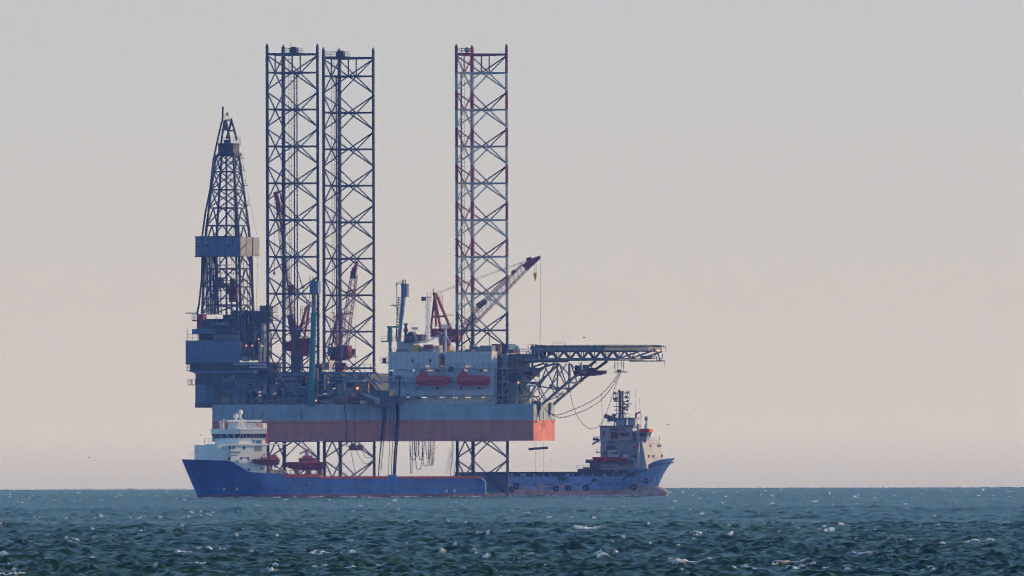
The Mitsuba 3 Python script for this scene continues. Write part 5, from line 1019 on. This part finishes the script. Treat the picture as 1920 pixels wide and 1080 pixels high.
for x0, y0, x1, y1, v0, v1, mt in ((1098, 861.5, 1120, 868, -4, 0, 'dark_steel'), (1106, 868, 1124, 876, -4.5, 0, 'dark_steel'), (1083, 879, 1106, 886, -5, -1, 'dark_steel'), (1106, 874, 1194, 886, -5.5, -2, 'dark_steel'), (1094, 876, 1100, 882, -5, -3, 'mid_steel'), (1103, 863, 1118, 864.2, -4.2, -4, 'house_white'), (1110, 869.5, 1119, 870.5, -4.7, -4.5, 'house_white'), (1133, 877, 1143, 886, -6, -5, 'mid_steel'), (1150, 878, 1158, 885, -6, -5, 'pale_steel'), (1190, 872, 1194, 877, -6.8, -6, 'house_white')): sbox(F2, s2, 'deck_machinery', x0, y0, x1, y1, v0, v1, mt)
srail(F2, s2, [(1081, 880, -5), (1106, 880, -5)], 1.2, 'pale_steel'); srail(F2, s2, [(1200, 880, -6.5), (1232, 878, -2)], 1.1, 'pale_steel')
for x, y in ((1205, 876), (1209, 878)): sbox(F2, s2, 'foredeck_gear', x - 3, y - 2, x + 3, y + 6, -5 + (x - 1200) / 6, -4 + (x - 1200) / 6, 'mid_steel' if x % 2 else 'white_paint')
# orange fast rescue boat on its davit
k, u0, L, zt_ = small_boat(F2, 1115, 1178, 858, 868, -8.4, 'boat_orange', 'orange and white fast rescue boat in a davit beside the house of the far ship', 'boat', bow=1)
put('wheelhouse', MB(F2).pbox(1141, 846, 1158, 858, -9.1, -7.7).pbox(1140, 843.5, 1160, 846, -9.2, -7.6), 'house_white', k)
for x in (1147, 1151, 1155): put('window', MB(F2).pbox(x, 848, x + 3.2, 851.5, -9.18, -9.08), 'glass_dark', k)
put('deck_stripe', MB(F2).pbox(1134, 856.8, 1168, 859.4, -9.35, -9.2), 'house_white', k); put('bow_fender', MB(F2).ball(F2.at(1173, 855.5, -8.4), .62, 2, (1.4, 1, .8)), 'house_white', k)
put('mast', MB(F2).tube(F2.at(1144, 844, -8.4), F2.at(1144, 826, -8.4), .14).ball(F2.at(1144, 829, -8.4), .38, 1).pbox(1137, 836, 1150, 843, -8.8, -8).tube(F2.at(1154, 844, -8.4), F2.at(1154, 838, -8.4), .2), 'dark_steel', k); put('davit_cradle', MB(F2).pbox(1122, 866, 1170, 868.5, -8.6, -6.7).bar(F2.at(1142, 868, -7.5), F2.at(1146, 864, -9.2), .3, .3).bar(F2.at(1154, 868, -7.5), F2.at(1158, 864, -9.2), .3, .3), 'dark_steel', k)

# ------------------------------------------------------------------ things that hang or fly
# red rescue boat stowed under the helideck
k, u0, L, zt_ = small_boat(RIG, 1078, 1137.5, 696, 705, 0.0, 'crane_red', 'red rescue boat stowed under the helideck', 'boat', bow=1)
put('gear', MB(RIG).pbox(1078, 685, 1086, 697, -1, 1).pbox(1092, 684, 1098, 697, -1, 1).pbox(1100, 690, 1114, 696, -.9, .9), 'dark_steel', k); put('sling', MB(RIG).tube(RIG.at(1137, 695, 0), RIG.at(1150, 687, 0), .04, n=4).tube(RIG.at(1085, 690, 0), RIG.at(1085, 678, 0), .05, n=4).tube(RIG.at(1118, 695, 0), RIG.at(1118, 678, 0), .05, n=4), 'wire', k)
def hose(label, pts, r, cat='hose', group=None, mat='wire', name='hose'):
    k = put(name, MB(WORLD).line(pts, r, 5), mat); tag(k, label, cat, group); return k
W = lambda px, py, v=0.0, F=RIG: F.w(np.array([F.at(px, py, v)]))[0]
Pm = W(1161, 699, 0)
def curve(pts, n=6):
    from scipy.interpolate import CubicSpline
    p = np.array(pts); t = np.r_[0, np.cumsum(np.linalg.norm(np.diff(p, axis=0), axis=1))]; return CubicSpline(t, p)(np.linspace(0, t[-1], n * len(p)))
hose('upper of two black hoses sagging from the hose station back to the bow', curve([W(x, y, v) for x, y, v in ((1160, 699, 0), (1145, 721, -.5), (1125, 741, -1), (1100, 757, -2), (1065, 772, -3), (1040, 778, -4), (1027, 773, -5), (1017, 760, -6))]), .10)
hose('lower of two black hoses sagging from the hose station back to the bow', curve([W(x, y, v) for x, y, v in ((1162, 700, 1), (1148, 725, 1), (1128, 749, 1), (1105, 765, 2), (1070, 779, 3), (1045, 782, 4), (1034, 776, 4), (1030, 762, 4))]), .10)
hose('thin black hose looping lowest, from the bow truss to the hose station', curve([W(x, y, v) for x, y, v in ((1067, 713, 5), (1070, 741, 4), (1076, 765, 3), (1089, 790, 2), (1110, 804.5, 2), (1126, 795, 2), (1138, 772, 1.5), (1148, 742, 1), (1164, 699, .5))]), .075)
hose('chain hanging beside the bow truss above the hull corner', [W(1011, 690, -9), W(1011, 757, -9.8), W(1012, 790, -10.1)], .10, 'chain', None, 'wire', 'chain')
for i, (x, y0, x1, y1, lb) in enumerate(((1011, 768, 1006, 800, 'chain looped down the near side of the sunlit bow face'), (1020, 768, 1012, 812, 'thin line slack across the middle of the sunlit bow face'), (1031, 770, 1039, 797, 'chain looped at the far edge of the sunlit bow face'))):
    A, B = RIG.w(np.array([[66.95, -7.5 + i * 5.5, RIG.at(1020, y0, 0)[2]]]))[0], RIG.w(np.array([[66.95, -9.4 + i * 9.3 if i else -9.4, RIG.at(1020, y1 - 12, 0)[2]]]))[0]
    hose(lb, sag(A, B, 2.0, 10), .07, 'chain', None, 'wire', 'chain')
# hoses stowed over the near side, hanging under the hull
E = lambda px, py: W(px, py, EDGE((px - 597.2) * .157 + 9) - .45)
i = 0
for px, y1, w in ((771, 887, 3), (781, 856, 6), (785, 880, 9), (790, 862, 7), (798, 874, 8), (803, 860, 6), (808, 873, 5), (811, 872, 4), (775, 862, 8)):
    x0, x1 = px - w * .8, px + w * .8; t = np.linspace(0, 1, 13); pts = [E(x0 + (x1 - x0) * s, 827 + (y1 - 827) * (1 - abs(2 * s - 1) ** 5)) for s in t]
    k = put('hanging_hose', MB(WORLD).line(pts, .10, 5), 'wire'); tag(k, ('long narrow loop of black hose, leftmost of those under the hull', 'short black hose loop second from the left under the hull', 'deepest rounded black hose loop in the bunch under the hull', 'short black hose loop beside the deepest one under the hull', 'deep black hose loop in the middle of the bunch under the hull', 'short black hose loop inside the right half of the bunch', 'deep black hose loop, last but one on the right of the bunch', 'narrow black hose loop, rightmost of those under the hull', 'wide shallow black hose loop at the left of the bunch under the hull')[i], 'hose', 'looped hoses hanging below the hull'); i += 1
for px0, px1, y0, y1, r, lb in ((745, 739, 740, 892, .26, 'thick black hose down the hull, left of the thin white-lit posts of the block'), (748, 742, 748, 892, .2, 'thick black hose alongside the thickest one down the hull side'), (738, 735, 740, 892, .10, 'thin black hose just left of the thick hoses on the hull side'), (724, 716, 752, 880, .10, 'outermost of the three slanting hoses by the middle leg'), (718, 711, 752, 892, .16, 'middle one of the slanting hoses by the middle leg'), (722, 712, 752, 870, .16, 'short slanting hose hugging the middle leg on the hull side'), (731, 730, 744, 892, .08, 'single straight line dropping from the deck to the near ship'), (645, 652, 757, 838, .14, 'slanting black hose from the deck down to the red basket'), (662, 668, 757, 838, .08, 'thin slanting line from the deck down to the red basket'), (564, 566, 765, 788, .09, 'short hose looped on the grey hull below the teal column'), (849, 846, 827, 893, .09, 'thin line hanging left of the bow leg, nearest it'), (858, 852, 827, 893, .08, 'thin slanting line touching the bow leg, under the hull')):
    t = np.linspace(0, 1, 8); k = put('hanging_hose', MB(WORLD).line([E(px0 + (px1 - px0) * s + 1.2 * math.sin(s * 5), y0 + (y1 - y0) * s) for s in t], r, 5), 'wire'); tag(k, lb, 'hose')
put('hose_platform', MB(RIG).pbox(700, 732, 730, 757, -31.5, -26.5).pbox(722, 744, 748, 758, -31, -26).pbox(700, 757, 740, 764, -31.6, -30.4), 'dark_steel', rig)
bk = thing('basket', 'small red cargo basket hanging under the hull beside the middle leg', 'basket'); V = -34
put('box', MB(RIG).pbox(653.5, 836, 677, 843.8, V - 1, V + 1), 'crane_red', bk); put('frame', MB(RIG).pbox(653, 835, 677.5, 836.2, V - 1.1, V + 1.1).pbox(653, 843.2, 677.5, 844.4, V - 1.1, V + 1.1).pbox(657, 832, 660, 836, V - .5, V + .5).pbox(671, 833, 673, 836, V - .5, V + .5), 'rail_red', bk); put('plate', MB(RIG).pbox(667, 838, 670, 839.5, V - 1.06, V - 1), 'white_print', bk)
for a, b, d, lb in (((676, 840), (705, 838), 3.0, 'upper of two hoses sagging from the red basket to the middle leg'), ((668, 844), (704, 850), 3.4, 'lower of two hoses sagging from the red basket to the middle leg'), ((658, 845), (667, 889), .2, 'thin line hanging straight down from the red basket')):
    hose(lb, sag(W(*a, V), W(*b, V), d, 10), .08)
sp = thing('spreader_bar', 'dark tilted lifting bar hanging below the bow corner', 'bar'); A, B = W(991.5, 842, -8), W(1027, 839.5, -8)
put('bar', MB(WORLD).tube(A, B, .36, n=8), 'dark_steel', sp)
for x, x1, y0, y1 in ((1003, 1004, 827, 839), (1019, 1018, 827, 838), (1003, 1005, 843, 886), (1019.5, 1019, 842, 884)): put('line', MB(WORLD).tube(W(x, y0, -8), W(x1, y1, -8), .04, n=4), 'wire', sp)
def gull(px, py, y, span, roll, label):
    k = thing('seagull', label, 'bird', 'seagulls in the air'); c = WORLD.at(px, py, y); c = np.array([c[0], y, c[2]])
    put('body', MB().raw(*(lambda m: (c + np.array(m.vertices) * [span * .22, span * .09, span * .08], np.array(m.faces)))(trimesh.creation.icosphere(1, 1.0))), 'bird_grey', k)
    for s in (-1, 1):
        q = [[0, -.07, 0], [0, .08, 0], [s * .3, .05, .10], [s * .3, -.05, .10], [s * .55, .06, -.02 + roll * s]]; v = [c + np.array(p) * span for p in q]; v2 = [p + [0, 0, -.02 * span] for p in v]
        f = [[0, 1, 2], [0, 2, 3], [3, 2, 4]]; put('wing', (np.array(v + v2), np.array(f + [[a + 5, c_ + 5, b + 5] for a, b, c_ in f] + [[0, 5, 6], [0, 6, 1], [3, 4, 9], [3, 9, 8]])), 'bird_grey', k)
for px, py, y, sp_, r_, lb in ((1252, 796, -300, 1.3, .1, 'small grey gull in the air right of the far ship mast'), (376.5, 816, -250, 1.4, .2, 'small grey gull flying left of the near ship bridge'), (167, 858, -400, 1.1, 0, 'tiny grey gull far out at the left above the sea'), (1095, 632.5, -300, 1.5, .1, 'grey gull gliding above the helideck'), (1033, 862.5, -200, 1.0, .1, 'tiny grey gull below the bow, right of the hanging bar'), (819, 838, -150, .9, .1, 'tiny grey gull under the hull right of the looped hoses'), (1290, 779, -300, .8, .0, 'tiny pale gull farthest right in the sky')): gull(px, py, y, sp_, r_, lb)

# spray of cooling water falling from the hull, and the wash along the waterlines
rng = np.random.default_rng(8); m = MB(WORLD)
T4, TF = np.array([[1, 1, 1], [1, -1, -1], [-1, 1, -1], [-1, -1, 1]]) * .5, np.array([[0, 1, 2], [0, 3, 1], [0, 2, 3], [1, 3, 2]])
for _ in range(420):
    t = rng.uniform() ** .8; c = W(849 - 9 * t + rng.normal() * (1 + 4.0 * t), 828 + 56 * t + rng.normal() * 1.5, -20); m.raw(c + T4 * rng.uniform(.05, .16), TF)
k = put('water_discharge', m, 'white_print'); tag(k, 'thin spray of water falling from the hull left of the bow leg', 'spray', None, 'stuff')
m = MB(WORLD)
def wash(F, u0, u1, vf, n, hmax):
    for _ in range(n):
        u = rng.uniform(u0, u1); L, h = rng.uniform(.5, 2.6), rng.uniform(.08, hmax)
        q = F.w(np.array([[u, vf(u) + rng.uniform(-.4, 1.2) * (1 if vf(u) > 0 else -1), -.05]]))[0]; b = trimesh.creation.icosphere(1, 1.0); v = np.array(b.vertices) * [L, .35, h] + rng.normal(0, .05, (len(b.vertices), 3)) * [L, 1, h * 2]; m.raw(q + v, np.array(b.faces))
wash(F1, uS, uWL + .5, lambda u: half1((u - uS) / (uWL - uS), 0.2, 6.0) + .2, 170, .62)
wash(F2, uS2 + 8, uW2 + 4, lambda u: -half2(min(1, (u - uS2) / (uW2 - uS2)), 0.2, 6.0) - .2, 110, .55)
for c in LEGS:
    for kk in range(3): p = chord_pos(c, kk); wash(RIG, p[0] - 1.2, p[0] + 1.2, lambda u: p[1] - .5, 8, .45)
k = put('wash_foam', m, 'white_print'); tag(k, 'white wash along the waterlines of the ships and the rig legs', 'foam', None, 'stuff')
